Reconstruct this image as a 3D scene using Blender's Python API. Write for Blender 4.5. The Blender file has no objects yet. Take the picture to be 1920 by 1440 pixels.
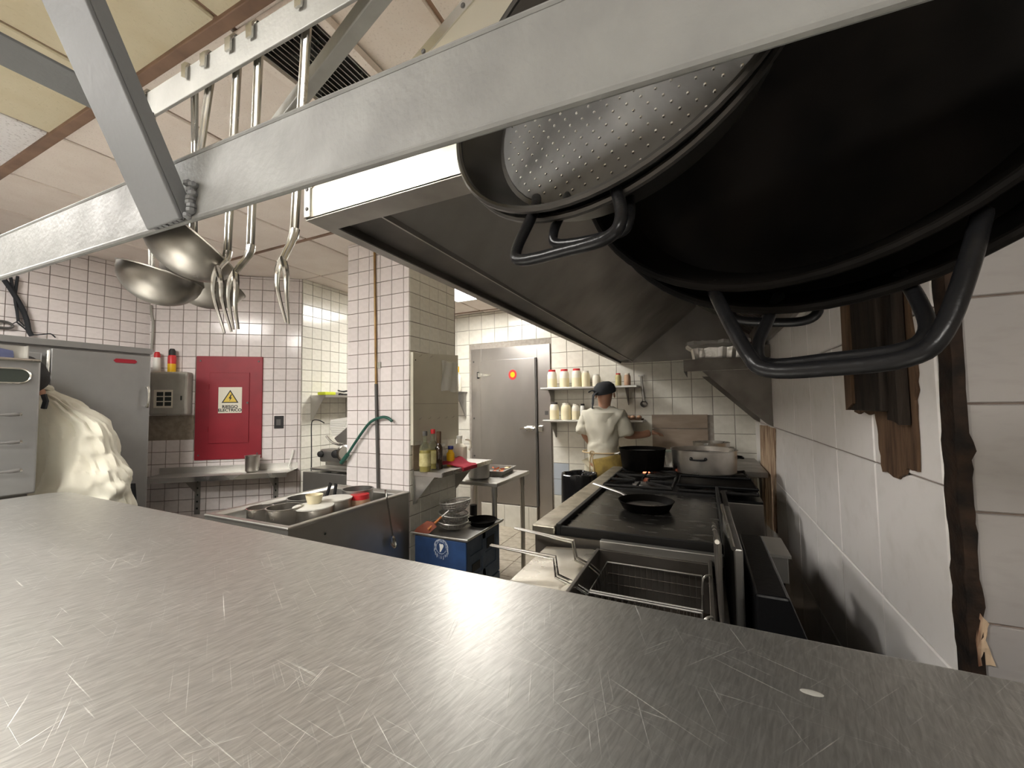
import bpy, bmesh, math, random
from mathutils import Vector, Matrix, noise

random.seed(11)
S = bpy.context.scene
COL = S.collection
V = Vector

# ------------------------------------------------------------------ camera
FL, YAW, PITCH, ROLL, CZ = 762.9, math.radians(24.985), math.radians(2.931), math.radians(-0.793), 1.42
fw = V((-math.sin(YAW)*math.cos(PITCH), math.cos(YAW)*math.cos(PITCH), math.sin(PITCH)))
r0 = V((math.cos(YAW), math.sin(YAW), 0)); u0 = r0.cross(fw)
rt = r0*math.cos(ROLL) + u0*math.sin(ROLL); up = u0*math.cos(ROLL) - r0*math.sin(ROLL)
CAMP = V((0, 0, CZ))
cd = bpy.data.cameras.new('camera'); cam = bpy.data.objects.new('camera', cd); COL.objects.link(cam)
cd.sensor_width = 36; cd.lens = FL/1920*36; cd.clip_start = .02; cd.clip_end = 60
M = Matrix((rt, up, -fw)).transposed().to_4x4(); M.translation = CAMP
cam.matrix_world = M
S.camera = cam

# ------------------------------------------------------------------ world, view
w = bpy.data.worlds.new('world'); S.world = w; w.use_nodes = True
w.node_tree.nodes['Background'].inputs[0].default_value = (.75, .8, .85, 1)
w.node_tree.nodes['Background'].inputs[1].default_value = .3
S.view_settings.view_transform = 'Standard'; S.view_settings.look = 'None'
S.view_settings.exposure = 1.05; S.view_settings.gamma = 1.0
S.view_settings.use_curve_mapping = False
LIGHT = 24.0            # strength of the ceiling light panels
# ceiling light panels: (x0, x1, y0, y1, strength factor)
PANELS = [(-2.42, -1.83, 3.12, 3.78, 1.0), (-3.0, -2.42, -.55, .05, 1.7), (-1.83, -1.25, -1.15, -.55, 2.1), (.5, 1.09, -1.75, -1.15, 1.2)]

def ray(x, y): return fw + rt*((x-960)/FL) - up*((y-720)/FL)
def PX(x, y, X): d = ray(x, y); return CAMP + d*(X/d.x)
def PY(x, y, Y): d = ray(x, y); return CAMP + d*(Y/d.y)
def PZ(x, y, Z): d = ray(x, y); return CAMP + d*((Z-CZ)/d.z)
def PP(x, y, p, n):
    d = ray(x, y); return CAMP + d*((V(p)-CAMP).dot(n)/d.dot(n))

# ------------------------------------------------------------------ materials
def nodes(name):
    m = bpy.data.materials.new(name); m.use_nodes = True
    nt = m.node_tree; return m, nt, nt.nodes, nt.links, nt.nodes['Principled BSDF']
def pm(name, col, rough=.5, metal=0., bump=0., bscale=60., col2=None, vscale=6., vlo=.35, vhi=.65, stretch=(1, 1, 1), rvar=0., spec=.5, coat=0., trans=0., alpha=1., rand=0., emit=0., ior=1.45, detail=4.):
    m, nt, N, L, b = nodes(name)
    b.inputs['Base Color'].default_value = (*col, 1); b.inputs['Roughness'].default_value = rough
    b.inputs['Metallic'].default_value = metal; b.inputs['Specular IOR Level'].default_value = spec
    b.inputs['IOR'].default_value = ior
    b.inputs['Coat Weight'].default_value = coat; b.inputs['Coat Roughness'].default_value = .1
    b.inputs['Transmission Weight'].default_value = trans; b.inputs['Alpha'].default_value = alpha
    if emit: b.inputs['Emission Color'].default_value = (*col, 1); b.inputs['Emission Strength'].default_value = emit
    tc = N.new('ShaderNodeTexCoord'); mp = N.new('ShaderNodeMapping'); mp.inputs['Scale'].default_value = stretch
    L.new(tc.outputs['Object'], mp.inputs['Vector'])
    last = None
    if col2:
        n = N.new('ShaderNodeTexNoise'); n.inputs['Scale'].default_value = vscale; n.inputs['Detail'].default_value = detail
        L.new(mp.outputs[0], n.inputs['Vector'])
        rp = N.new('ShaderNodeMapRange'); rp.inputs['From Min'].default_value = vlo; rp.inputs['From Max'].default_value = vhi
        L.new(n.outputs['Fac'], rp.inputs['Value'])
        mx = N.new('ShaderNodeMix'); mx.data_type = 'RGBA'
        mx.inputs['A'].default_value = (*col, 1); mx.inputs['B'].default_value = (*col2, 1)
        L.new(rp.outputs[0], mx.inputs['Factor']); L.new(mx.outputs['Result'], b.inputs['Base Color']); last = mx.outputs['Result']
        if rvar:
            rr = N.new('ShaderNodeMapRange'); rr.inputs['To Min'].default_value = rough-rvar; rr.inputs['To Max'].default_value = rough+rvar
            L.new(rp.outputs[0], rr.inputs['Value']); L.new(rr.outputs[0], b.inputs['Roughness'])
    if rand:
        oi = N.new('ShaderNodeObjectInfo'); hs = N.new('ShaderNodeHueSaturation')
        mr = N.new('ShaderNodeMapRange'); mr.inputs['To Min'].default_value = 1-rand; mr.inputs['To Max'].default_value = 1+rand*.5
        L.new(oi.outputs['Random'], mr.inputs['Value']); L.new(mr.outputs[0], hs.inputs['Value'])
        if last: L.new(last, hs.inputs['Color'])
        else: hs.inputs['Color'].default_value = (*col, 1)
        L.new(hs.outputs[0], b.inputs['Base Color'])
    if bump:
        n2 = N.new('ShaderNodeTexNoise'); n2.inputs['Scale'].default_value = bscale; n2.inputs['Detail'].default_value = 3
        L.new(mp.outputs[0], n2.inputs['Vector'])
        bp = N.new('ShaderNodeBump'); bp.inputs['Strength'].default_value = bump; bp.inputs['Distance'].default_value = .004
        L.new(n2.outputs['Fac'], bp.inputs['Height']); L.new(bp.outputs[0], b.inputs['Normal'])
    return m

def scratched(name, col, rough, rots, dens=.62, amt=.5):
    """steel sheet with long fine scratches running in several directions"""
    m, nt, N, L, b = nodes(name)
    b.inputs['Metallic'].default_value = .96
    tc = N.new('ShaderNodeTexCoord'); acc = None
    for k, (rot, sc, ln) in enumerate(rots):
        mp = N.new('ShaderNodeMapping'); mp.inputs['Rotation'].default_value = (0, 0, rot); mp.inputs['Location'].default_value = (k*3.1, k*1.7, 0)
        mp2 = N.new('ShaderNodeMapping'); mp2.inputs['Scale'].default_value = (ln, sc, 1)
        L.new(tc.outputs['Object'], mp.inputs[0]); L.new(mp.outputs[0], mp2.inputs[0])
        n = N.new('ShaderNodeTexNoise'); n.inputs['Scale'].default_value = 1; n.inputs['Detail'].default_value = 2; n.inputs['Distortion'].default_value = .25
        L.new(mp2.outputs[0], n.inputs['Vector'])
        r = N.new('ShaderNodeMapRange'); r.inputs['From Min'].default_value = dens; r.inputs['From Max'].default_value = dens+.1
        L.new(n.outputs['Fac'], r.inputs['Value'])
        if acc is None: acc = r.outputs[0]
        else:
            mm = N.new('ShaderNodeMath'); mm.operation = 'MAXIMUM'; L.new(acc, mm.inputs[0]); L.new(r.outputs[0], mm.inputs[1]); acc = mm.outputs[0]
    big = N.new('ShaderNodeTexNoise'); big.inputs['Scale'].default_value = 4; big.inputs['Detail'].default_value = 5; L.new(tc.outputs['Object'], big.inputs['Vector'])
    br = N.new('ShaderNodeMapRange'); br.inputs['From Min'].default_value = .3; br.inputs['From Max'].default_value = .7; br.inputs['To Min'].default_value = .25; br.inputs['To Max'].default_value = 1
    L.new(big.outputs['Fac'], br.inputs['Value'])
    # brushed grain, two close directions
    gmp = N.new('ShaderNodeMapping'); gmp.inputs['Rotation'].default_value = (0, 0, -1.35); gm2 = N.new('ShaderNodeMapping'); gm2.inputs['Scale'].default_value = (26, 190, 1)
    L.new(tc.outputs['Object'], gmp.inputs[0]); L.new(gmp.outputs[0], gm2.inputs[0])
    gn = N.new('ShaderNodeTexNoise'); gn.inputs['Scale'].default_value = 1; gn.inputs['Detail'].default_value = 4; gn.inputs['Distortion'].default_value = .8; L.new(gm2.outputs[0], gn.inputs['Vector'])
    gr = N.new('ShaderNodeMapRange'); gr.inputs['From Min'].default_value = .3; gr.inputs['From Max'].default_value = .7; gr.inputs['To Min'].default_value = .80; gr.inputs['To Max'].default_value = 1.14; L.new(gn.outputs['Fac'], gr.inputs['Value'])
    ml = N.new('ShaderNodeMath'); ml.operation = 'MULTIPLY'; L.new(acc, ml.inputs[0]); L.new(br.outputs[0], ml.inputs[1])
    mx = N.new('ShaderNodeMix'); mx.data_type = 'RGBA'; mx.inputs['A'].default_value = (*col, 1)
    mx.inputs['B'].default_value = (*[min(1, c*(1+amt)) for c in col], 1); L.new(ml.outputs[0], mx.inputs['Factor'])
    vm = N.new('ShaderNodeVectorMath'); vm.operation = 'SCALE'; L.new(mx.outputs['Result'], vm.inputs[0]); L.new(gr.outputs[0], vm.inputs['Scale']); L.new(vm.outputs[0], b.inputs['Base Color'])
    rr = N.new('ShaderNodeMapRange'); rr.inputs['To Min'].default_value = rough; rr.inputs['To Max'].default_value = rough+.18; L.new(ml.outputs[0], rr.inputs['Value'])
    L.new(rr.outputs[0], b.inputs['Roughness'])
    bp = N.new('ShaderNodeBump'); bp.inputs['Strength'].default_value = .25; bp.inputs['Distance'].default_value = .0008
    L.new(ml.outputs[0], bp.inputs['Height']); L.new(bp.outputs[0], b.inputs['Normal'])
    return m

MT = {}
MT['counter'] = scratched('worn_steel_counter', (.57, .565, .54), .42, [(.5, 330, 4), (-.9, 360, 6), (-1.9, 300, 5), (.1, 300, 4)], .655, .55)
MT['steel'] = pm('stainless_steel', (.56, .55, .52), .40, .95, col2=(.50, .49, .46), vscale=5, rvar=.03)
MT['steel_bright'] = pm('bright_steel', (.68, .67, .63), .24, 1., col2=(.58, .57, .54), vscale=9, rvar=.06)
MT['steel_dull'] = pm('dull_steel', (.40, .39, .37), .42, .9, col2=(.31, .30, .28), vscale=7, rvar=.08)
MT['steel_grimy'] = pm('grimy_steel', (.20, .185, .165), .45, .85, col2=(.13, .115, .10), vscale=5, rvar=.1, bump=.05, bscale=30)
MT['hood_in'] = pm('greasy_hood_steel', (.36, .34, .315), .38, .6, col2=(.28, .262, .24), vscale=3.5, rvar=.08, bump=.12, bscale=7)
MT['hood_out'] = pm('hood_steel', (.72, .69, .58), .30, .9, col2=(.67, .645, .55), vscale=3, rvar=.02, bump=.05, bscale=8)
MT['hood_rim'] = pm('hood_rim_steel', (.36, .34, .31), .42, .75, col2=(.27, .25, .23), vscale=9)
MT['trough'] = pm('greasy_trough', (.055, .05, .045), .5, .5, col2=(.09, .08, .07), vscale=6)
MT['silver'] = pm('silver_paint', (.20, .20, .19), .55, .0, spec=.22, col2=(.17, .17, .162), vscale=14, bump=.28, bscale=110, rvar=.05)
MT['silver_rail'] = pm('silver_rail_paint', (.38, .38, .36), .45, .2, spec=.4, col2=(.32, .32, .30), vscale=14, bump=.15, bscale=110)
MT['silver_dark'] = pm('silver_paint_plain', (.19, .195, .20), .55, .0, spec=.25, bump=.12, bscale=120)
MT['tile'] = pm('white_wall_tile', (.80, .745, .735), .14, 0, col2=(.74, .69, .675), vscale=3, rand=.07, bump=.02, bscale=14)
MT['tile_cream'] = pm('cream_wall_tile', (.82, .80, .72), .16, 0, col2=(.75, .73, .65), vscale=3, rand=.05, bump=.02, bscale=14)
MT['tile_big'] = pm('large_wall_tile', (.86, .83, .81), .25, 0, col2=(.78, .75, .72), vscale=5, vlo=.5, vhi=.8, rand=.05, bump=.03, bscale=6)
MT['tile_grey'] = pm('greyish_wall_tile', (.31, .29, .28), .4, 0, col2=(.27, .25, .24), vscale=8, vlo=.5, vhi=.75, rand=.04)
MT['tile_blue'] = pm('grey_blue_tile', (.46, .51, .57), .25)
MT['grout'] = pm('dark_grout', (.20, .155, .135), .9, col2=(.27, .22, .19), vscale=40)
MT['grout_light'] = pm('grout', (.36, .33, .29), .9, col2=(.28, .25, .22), vscale=30)
MT['plaster'] = pm('plain_plaster', (.62, .59, .55), .8)
MT['cement'] = pm('bare_cement', (.34, .29, .23), .95, col2=(.25, .21, .165), vscale=30, bump=.6, bscale=90)
MT['floor_tile'] = pm('floor_tile', (.55, .50, .41), .35, col2=(.40, .35, .27), vscale=5, rand=.06)
MT['floor_dirty'] = pm('dirty_floor', (.30, .25, .19), .55, col2=(.20, .16, .12), vscale=9)
def ceiling_mat(name, col, speck, stain):
    m, nt, N, L, b = nodes(name); b.inputs['Roughness'].default_value = .9
    tc = N.new('ShaderNodeTexCoord')
    n = N.new('ShaderNodeTexNoise'); n.inputs['Scale'].default_value = 95; n.inputs['Detail'].default_value = 2; L.new(tc.outputs['Object'], n.inputs['Vector'])
    r = N.new('ShaderNodeMapRange'); r.inputs['From Min'].default_value = .60; r.inputs['From Max'].default_value = .68; L.new(n.outputs['Fac'], r.inputs['Value'])
    mx = N.new('ShaderNodeMix'); mx.data_type = 'RGBA'; mx.inputs['A'].default_value = (*col, 1); mx.inputs['B'].default_value = (*speck, 1); L.new(r.outputs[0], mx.inputs['Factor'])
    n2 = N.new('ShaderNodeTexNoise'); n2.inputs['Scale'].default_value = 3; n2.inputs['Detail'].default_value = 4; L.new(tc.outputs['Object'], n2.inputs['Vector'])
    r2 = N.new('ShaderNodeMapRange'); r2.inputs['From Min'].default_value = .45; r2.inputs['From Max'].default_value = .8; L.new(n2.outputs['Fac'], r2.inputs['Value'])
    m2 = N.new('ShaderNodeMix'); m2.data_type = 'RGBA'; m2.inputs['B'].default_value = (*stain, 1); L.new(mx.outputs['Result'], m2.inputs['A']); L.new(r2.outputs[0], m2.inputs['Factor'])
    L.new(m2.outputs['Result'], b.inputs['Base Color'])
    bp = N.new('ShaderNodeBump'); bp.inputs['Strength'].default_value = .3; bp.inputs['Distance'].default_value = .002; bp.invert = True; L.new(r.outputs[0], bp.inputs['Height']); L.new(bp.outputs[0], b.inputs['Normal'])
    return m
MT['ceil_pink'] = ceiling_mat('ceiling_panel_pinkish', (.84, .765, .70), (.72, .64, .58), (.76, .67, .60))
MT['ceil_white'] = ceiling_mat('ceiling_panel_white_speckled', (.80, .79, .80), (.42, .40, .41), (.74, .72, .73))
MT['ceil_plain'] = ceiling_mat('ceiling_panel_plain_yellowed', (.66, .60, .44), (.64, .58, .42), (.58, .50, .33))
MT['ceil_grid'] = pm('brown_ceiling_runner', (.30, .19, .13), .6, .1, col2=(.19, .12, .085), vscale=7)
MT['black_iron'] = pm('black_iron', (.003, .0028, .0026), .55, 0., col2=(.007, .006, .0052), vscale=14, rvar=.05, bump=.05, bscale=60, spec=.03)
MT['black_paint'] = pm('black_gloss', (.006, .006, .0065), .3, 0., spec=.22, bump=.15, bscale=90)
MT['griddle'] = pm('griddle_plate', (.035, .033, .030), .34, .5, col2=(.26, .24, .21), vscale=9, vlo=.56, vhi=.82, rvar=.1, stretch=(1, 3, 1))
MT['cast'] = pm('cast_iron', (.018, .017, .016), .55, .4, bump=.2, bscale=120)
MT['alu'] = pm('worn_aluminium', (.60, .58, .54), .34, 1., col2=(.44, .41, .37), vscale=7, rvar=.08)
MT['rubber'] = pm('black_rubber', (.015, .015, .016), .5)
MT['black_cloth'] = pm('black_cloth', (.02, .022, .026), .85, bump=.3, bscale=60)
MT['white_cloth'] = pm('white_kitchen_jacket', (.62, .60, .51), .85, bump=.5, bscale=9, col2=(.58, .555, .46), vscale=5)
MT['skin'] = pm('skin', (.36, .19, .12), .5, col2=(.31, .16, .10), vscale=12)
MT['apron'] = pm('stained_yellow_apron', (.50, .36, .10), .8, col2=(.22, .15, .05), vscale=12, vlo=.4, vhi=.75, bump=.3, bscale=14)
MT['cord'] = pm('beige_tape', (.55, .42, .25), .8)
MT['trouser'] = pm('pale_trousers', (.70, .66, .52), .85, bump=.4, bscale=10)
MT['red_panel'] = pm('red_panel_paint', (.27, .012, .024), .42, .1, col2=(.22, .010, .020), vscale=5, bump=.04, bscale=150)
MT['red'] = pm('red_plastic', (.60, .03, .035), .4)
MT['red_cloth'] = pm('red_rag_cloth', (.46, .035, .06), .9, bump=.4, bscale=60, col2=(.36, .025, .045), vscale=14)
MT['white_plastic'] = pm('white_plastic', (.80, .79, .74), .4)
MT['cream_board'] = pm('cream_board', (.60, .57, .47), .45, col2=(.54, .51, .42), vscale=4)
MT['clear'] = pm('clear_plastic', (.86, .87, .84), .08, 0, trans=.9, ior=1.2, alpha=.45)
MT['milky'] = pm('milky_plastic', (.80, .76, .66), .35, 0, col2=(.74, .69, .56), vscale=8)
MT['cream_food'] = pm('pale_contents', (.78, .70, .48), .5)
MT['glass'] = pm('bottle_glass', (.62, .66, .50), .04, 0, trans=.85, ior=1.3, alpha=.6)
MT['oil'] = pm('yellow_oil', (.42, .33, .07), .15, coat=.3)
MT['dark_sauce'] = pm('dark_sauce_glass', (.035, .018, .01), .08, coat=.5)
MT['label'] = pm('yellowed_label', (.62, .56, .28), .6, col2=(.40, .35, .15), vscale=25)
MT['yellow'] = pm('yellow_plastic', (.75, .44, .01), .35)
MT['blue'] = pm('blue_plastic', (.04, .05, .22), .4)
MT['crate'] = pm('blue_crate_plastic', (.030, .075, .20), .5, col2=(.02, .045, .12), vscale=7)
MT['crate_side'] = pm('grey_blue_crate_plastic', (.075, .10, .14), .6, col2=(.04, .06, .09), vscale=9)  # side panels get a greyer blue than the front
MT['crate_mark'] = pm('crate_print', (.42, .46, .52), .7, col2=(.10, .14, .25), vscale=70, vlo=.45, vhi=.6)
MT['white_ink'] = pm('white_print', (.78, .78, .75), .6)
MT['black_ink'] = pm('black_print', (.015, .015, .015), .6)
MT['sign_white'] = pm('sign_face', (.72, .69, .58), .5)
MT['sign_yellow'] = pm('sign_yellow', (.72, .52, .08), .5)
MT['orange_wood'] = pm('orange_handle', (.48, .17, .045), .5, col2=(.38, .12, .03), vscale=30, stretch=(1, 1, 5))
MT['brown_red'] = pm('brown_red_plastic', (.27, .085, .055), .5)
MT['wood'] = pm('stained_wood', (.13, .080, .048), .85, spec=.2, col2=(.06, .035, .022), vscale=9, stretch=(5, 5, .7), bump=.5, bscale=30)
MT['wood_pale'] = pm('pale_rotten_wood', (.50, .37, .25), .85, col2=(.17, .08, .045), vscale=9, vlo=.48, vhi=.62, stretch=(5, 5, .6), bump=.6, bscale=30)
MT['burnt'] = pm('burnt_wood', (.010, .008, .0065), .8, spec=.15, col2=(.028, .021, .016), vscale=9, stretch=(4, 4, .6), bump=.6, bscale=30)
MT['corner_black'] = pm('black_corner_strip', (.010, .008, .007), .7, spec=.15, col2=(.035, .021, .014), vscale=22, bump=.7, bscale=60)
MT['board'] = pm('brown_wall_board', (.33, .26, .20), .55, col2=(.27, .21, .16), vscale=6, stretch=(1, 1, 4))
MT['brass'] = pm('tarnished_brass', (.40, .25, .10), .4, .7, col2=(.20, .12, .05), vscale=9)
MT['grey_pipe'] = pm('grey_pipe', (.10, .095, .09), .5, .2)
MT['hose'] = pm('green_hose', (.025, .10, .075), .4)
MT['grey_box'] = pm('grey_enclosure', (.42, .41, .37), .5, .1, col2=(.34, .33, .29), vscale=8)
MT['slot'] = pm('dark_slot', (.03, .035, .03), .3)
MT['foil'] = pm('crumpled_foil', (.75, .73, .70), .25, .6, bump=.9, bscale=30)
MT['tomato'] = pm('cut_tomato', (.70, .09, .02), .35, col2=(.75, .25, .10), vscale=40)
MT['onion'] = pm('cut_onion', (.70, .58, .34), .4)
MT['bag'] = pm('black_bin_bag', (.012, .012, .013), .22, 0, bump=.9, bscale=16)
MT['plastic_bag'] = pm('clear_bag', (.72, .72, .69), .15, 0, alpha=.45, bump=.9, bscale=25)
MT['ember'] = pm('gas_flame_glow', (1., .25, .12), .6, emit=1.5)
MT['meat'] = pm('bread_rolls', (.55, .36, .24), .6, col2=(.42, .24, .15), vscale=14)
MT['hair'] = pm('black_hair', (.012, .011, .011), .6, bump=.5, bscale=70)
MT['blue_dark'] = pm('dark_blue_cloth', (.035, .04, .08), .8, bump=.5, bscale=30)
MT['lime'] = pm('lime_sponge', (.55, .62, .03), .7)
def lightmat(name, k):
    m, nt, N, L, b = nodes(name); b.inputs['Base Color'].default_value = (.9, .9, .85, 1)
    b.inputs['Emission Color'].default_value = (1, .965, .91, 1); b.inputs['Emission Strength'].default_value = k; return m
# ------------------------------------------------------------------ mesh helpers
ORG = {}
class MB:
    def __init__(s): s.v = []; s.f = []; s.sm = []
    def add(s, vs, fs, smooth=False):
        o = len(s.v); s.v += [V(p) for p in vs]; s.f += [[i+o for i in f] for f in fs]; s.sm += [smooth]*len(fs); return s
    def box(s, a, b, M=None):
        (x0, y0, z0), (x1, y1, z1) = a, b
        vs = [V(p) for p in ((x0,y0,z0),(x1,y0,z0),(x1,y1,z0),(x0,y1,z0),(x0,y0,z1),(x1,y0,z1),(x1,y1,z1),(x0,y1,z1))]
        if M is not None: vs = [M @ p for p in vs]
        return s.add(vs, [(0,3,2,1),(4,5,6,7),(0,1,5,4),(1,2,6,5),(2,3,7,6),(3,0,4,7)])
    def prism(s, poly, vec):
        n = len(poly); vec = V(vec); p = [V(q) for q in poly]
        nr = V((0, 0, 0))
        for i in range(n): nr += p[i].cross(p[(i+1) % n])
        if nr.dot(vec) > 0: p.reverse()
        vs = p + [q+vec for q in p]
        return s.add(vs, [tuple(range(n)), tuple(range(2*n-1, n-1, -1))] + [(i, i+n, (i+1) % n + n, (i+1) % n) for i in range(n)])
    def tube(s, pts, r, seg=8, closed=False, flat=None, caps=True):
        P = [V(p) for p in pts]; n = len(P)
        R = r if isinstance(r, (list, tuple)) else [r]*n
        rings = []; prev = None
        for i, p in enumerate(P):
            a = P[(i-1) % n] if (closed or i) else p; b = P[(i+1) % n] if (closed or i < n-1) else p
            t = (b-a).normalized()
            if prev is None:
                ref = V((0, 0, 1)) if abs(t.z) < .9 else V((0, 1, 0)); x = t.cross(ref).normalized()
            else:
                x = (prev - t*prev.dot(t))
                x = x.normalized() if x.length > 1e-6 else t.orthogonal().normalized()
            prev = x; y = t.cross(x)
            ax, ay = (1, 1) if flat is None else flat
            rings.append([p + (x*math.cos(q)*ax + y*math.sin(q)*ay)*R[i] for q in [2*math.pi*k/seg for k in range(seg)]])
        vs = [q for g in rings for q in g]; fs = []
        for i in range(n if closed else n-1):
            j = (i+1) % n
            for k in range(seg): fs.append((i*seg+k, j*seg+k, j*seg+(k+1) % seg, i*seg+(k+1) % seg)[::-1])
        s.add(vs, fs, True)
        if not closed and caps:
            s.add(rings[0], [tuple(range(seg))]); s.add(rings[-1], [tuple(range(seg-1, -1, -1))])
        return s
    def lathe(s, prof, M=None, seg=28, sx=1., sy=1.):
        """revolve (r, z) profile about local z; M places it"""
        if M is None: M = Matrix()
        if not isinstance(M, Matrix): M = Matrix.Translation(V(M))
        vs = []; fs = []; idx = []
        for (r, z) in prof:
            if r < 1e-6: idx.append([len(vs)]*seg); vs.append(M @ V((0, 0, z)))
            else:
                idx.append(list(range(len(vs), len(vs)+seg)))
                vs += [M @ V((r*math.cos(2*math.pi*k/seg)*sx, r*math.sin(2*math.pi*k/seg)*sy, z)) for k in range(seg)]
        for i in range(len(prof)-1):
            for k in range(seg):
                q = [idx[i][k], idx[i][(k+1) % seg], idx[i+1][(k+1) % seg], idx[i+1][k]]
                q2 = []
                for e in q:
                    if e not in q2: q2.append(e)
                if len(q2) > 2: fs.append(tuple(q2))
        return s.add(vs, fs, True)
    def grid(s, fn, nu, nv, smooth=True, thick=0.):
        vs = [V(fn(i/nu, j/nv)) for j in range(nv+1) for i in range(nu+1)]
        fs = [(j*(nu+1)+i, j*(nu+1)+i+1, (j+1)*(nu+1)+i+1, (j+1)*(nu+1)+i) for j in range(nv) for i in range(nu)]
        return s.add(vs, fs, smooth)
    def build(s, name, mat, parent=None, bevel=0., bseg=2, sharp=38, solid=0., subd=0, label=None):
        me = bpy.data.meshes.new(name); org = ORG.get(parent.name, V((0, 0, 0))) if parent else V((0, 0, 0))
        me.from_pydata([p-org for p in s.v], [], s.f); me.update()
        if any(s.sm):
            me.polygons.foreach_set('use_smooth', s.sm); me.set_sharp_from_angle(angle=math.radians(sharp))
        me.materials.append(MT[mat] if isinstance(mat, str) else mat)
        o = bpy.data.objects.new(name, me); COL.objects.link(o)
        if parent: o.parent = parent
        ORG[o.name] = org
        if solid: m = o.modifiers.new('thickness', 'SOLIDIFY'); m.thickness = solid; m.offset = 0
        if bevel: m = o.modifiers.new('edge', 'BEVEL'); m.width = bevel; m.segments = bseg; m.limit_method = 'ANGLE'
        if subd: m = o.modifiers.new('smooth', 'SUBSURF'); m.levels = subd; m.render_levels = subd
        if label: o['label'] = label
        return o
def tag(o, label, cat, group=None, kind=None):
    if label: o['label'] = label
    if cat: o['category'] = cat
    if group: o['group'] = group
    if kind: o['kind'] = kind
    return o
def thing(name, loc, label, cat, group=None):
    o = bpy.data.objects.new(name, None); COL.objects.link(o); o.location = V(loc); o.empty_display_size = .05
    ORG[o.name] = V(loc); return tag(o, label, cat, group)
def struct(o): o['kind'] = 'structure'; return o
def rot_to(zdir, loc=(0, 0, 0), xhint=(1, 0, 0)):
    z = V(zdir).normalized(); x = V(xhint); x = (x - z*x.dot(z)); x = x.normalized() if x.length > 1e-5 else z.orthogonal().normalized()
    y = z.cross(x); M = Matrix((x, y, z)).transposed().to_4x4(); M.translation = V(loc); return M
def arc(c, r, a0, a1, n, ax=(1, 0, 0), ay=(0, 0, 1)):
    ax, ay, c = V(ax), V(ay), V(c)
    return [c + ax*(r*math.cos(a0+(a1-a0)*k/n)) + ay*(r*math.sin(a0+(a1-a0)*k/n)) for k in range(n+1)]
def smoothpts(pts, n=4):
    """Catmull-Rom through points"""
    P = [V(p) for p in pts]; out = []
    for i in range(len(P)-1):
        a = P[max(i-1, 0)]; b = P[i]; c = P[i+1]; d = P[min(i+2, len(P)-1)]
        for k in range(n):
            t = k/n
            out.append(.5*((2*b) + (c-a)*t + (2*a-5*b+4*c-d)*t*t + (3*b-a-3*c+d)*t**3))
    out.append(P[-1]); return out

_tm = {}
def tile_mesh(mat, depth=.006):
    k = (mat, depth)
    if k not in _tm:
        c = .5; e = .492
        vs = [(-c,-c,0),(c,-c,0),(c,c,0),(-c,c,0),(-c,-c,depth*.6),(c,-c,depth*.6),(c,c,depth*.6),(-c,c,depth*.6),(-e,-e,depth),(e,-e,depth),(e,e,depth),(-e,e,depth)]
        fs = [(8,9,10,11)] + [(i,(i+1)%4,4+(i+1)%4,4+i) for i in range(4)] + [(4+i,4+(i+1)%4,8+(i+1)%4,8+i) for i in range(4)]
        me = bpy.data.meshes.new('tile'); me.from_pydata(vs, [], fs); me.materials.append(MT[mat]); _tm[k] = me
    return _tm[k]
def tiles(wall, org, ud, nd, u0, u1, v0, v1, pu, pv, uo=0., vo=0., gap=.004, mat='tile', skip=None, depth=.006, vd=(0, 0, 1), wob=.004, name='tile', alt=None):
    org, ud, vd, nd = V(org), V(ud), V(vd), V(nd); cnt = 0
    i0 = math.floor((u0-uo)/pu); i1 = math.ceil((u1-uo)/pu); j0 = math.floor((v0-vo)/pv); j1 = math.ceil((v1-vo)/pv)
    for i in range(i0, i1):
        for j in range(j0, j1):
            a0 = max(uo+i*pu, u0)+gap/2; a1 = min(uo+(i+1)*pu, u1)-gap/2; b0 = max(vo+j*pv, v0)+gap/2; b1 = min(vo+(j+1)*pv, v1)-gap/2
            if a1-a0 < .012 or b1-b0 < .012: continue
            ca, cb = (a0+a1)/2, (b0+b1)/2
            if skip and skip(ca, cb): continue
            mm = mat
            if alt:
                q = alt(ca, cb)
                if q: mm = q
            o = bpy.data.objects.new(name, tile_mesh(mm, depth)); COL.objects.link(o); o.parent = wall
            R = Matrix((ud, vd, nd)).transposed() @ Matrix.Rotation(random.uniform(-wob, wob), 3, 'X') @ Matrix.Rotation(random.uniform(-wob, wob), 3, 'Y')
            o.matrix_local = Matrix.Translation(org + ud*ca + vd*cb) @ R.to_4x4() @ Matrix.Diagonal((a1-a0, b1-b0, 1, 1)); cnt += 1
    return cnt

# ------------------------------------------------------------------ room shell
CEIL = 2.57
XL, XS, XR, YB, YK = -4.1, -3.2, .45, 4.4, -2.6
fl = struct(MB().box((-4.4, YK-.1, -.1), (2.6, YB+.2, 0)).build('floor', 'floor_dirty'))
tiles(fl, (0, 0, 0), (1, 0, 0), (0, 0, 1), -2.3, -.66, 1.05, 4.4, .31, .31, uo=-.66, vo=0, gap=.006, mat='floor_tile', depth=.004, vd=(0, 1, 0), wob=.002)
# left wall behind the refrigerator
wl = struct(MB().box((XL-.12, YK, 0), (XL, 1.755, CEIL)).build('wall_left', 'grout'))
tiles(wl, (XL, 0, 0), (0, -1, 0), (1, 0, 0), -1.755, -.55, 1.6, CEIL, .0965, .0835, uo=-1.755, vo=CEIL-.03, vd=(0, 0, 1), mat='tile')
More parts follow.
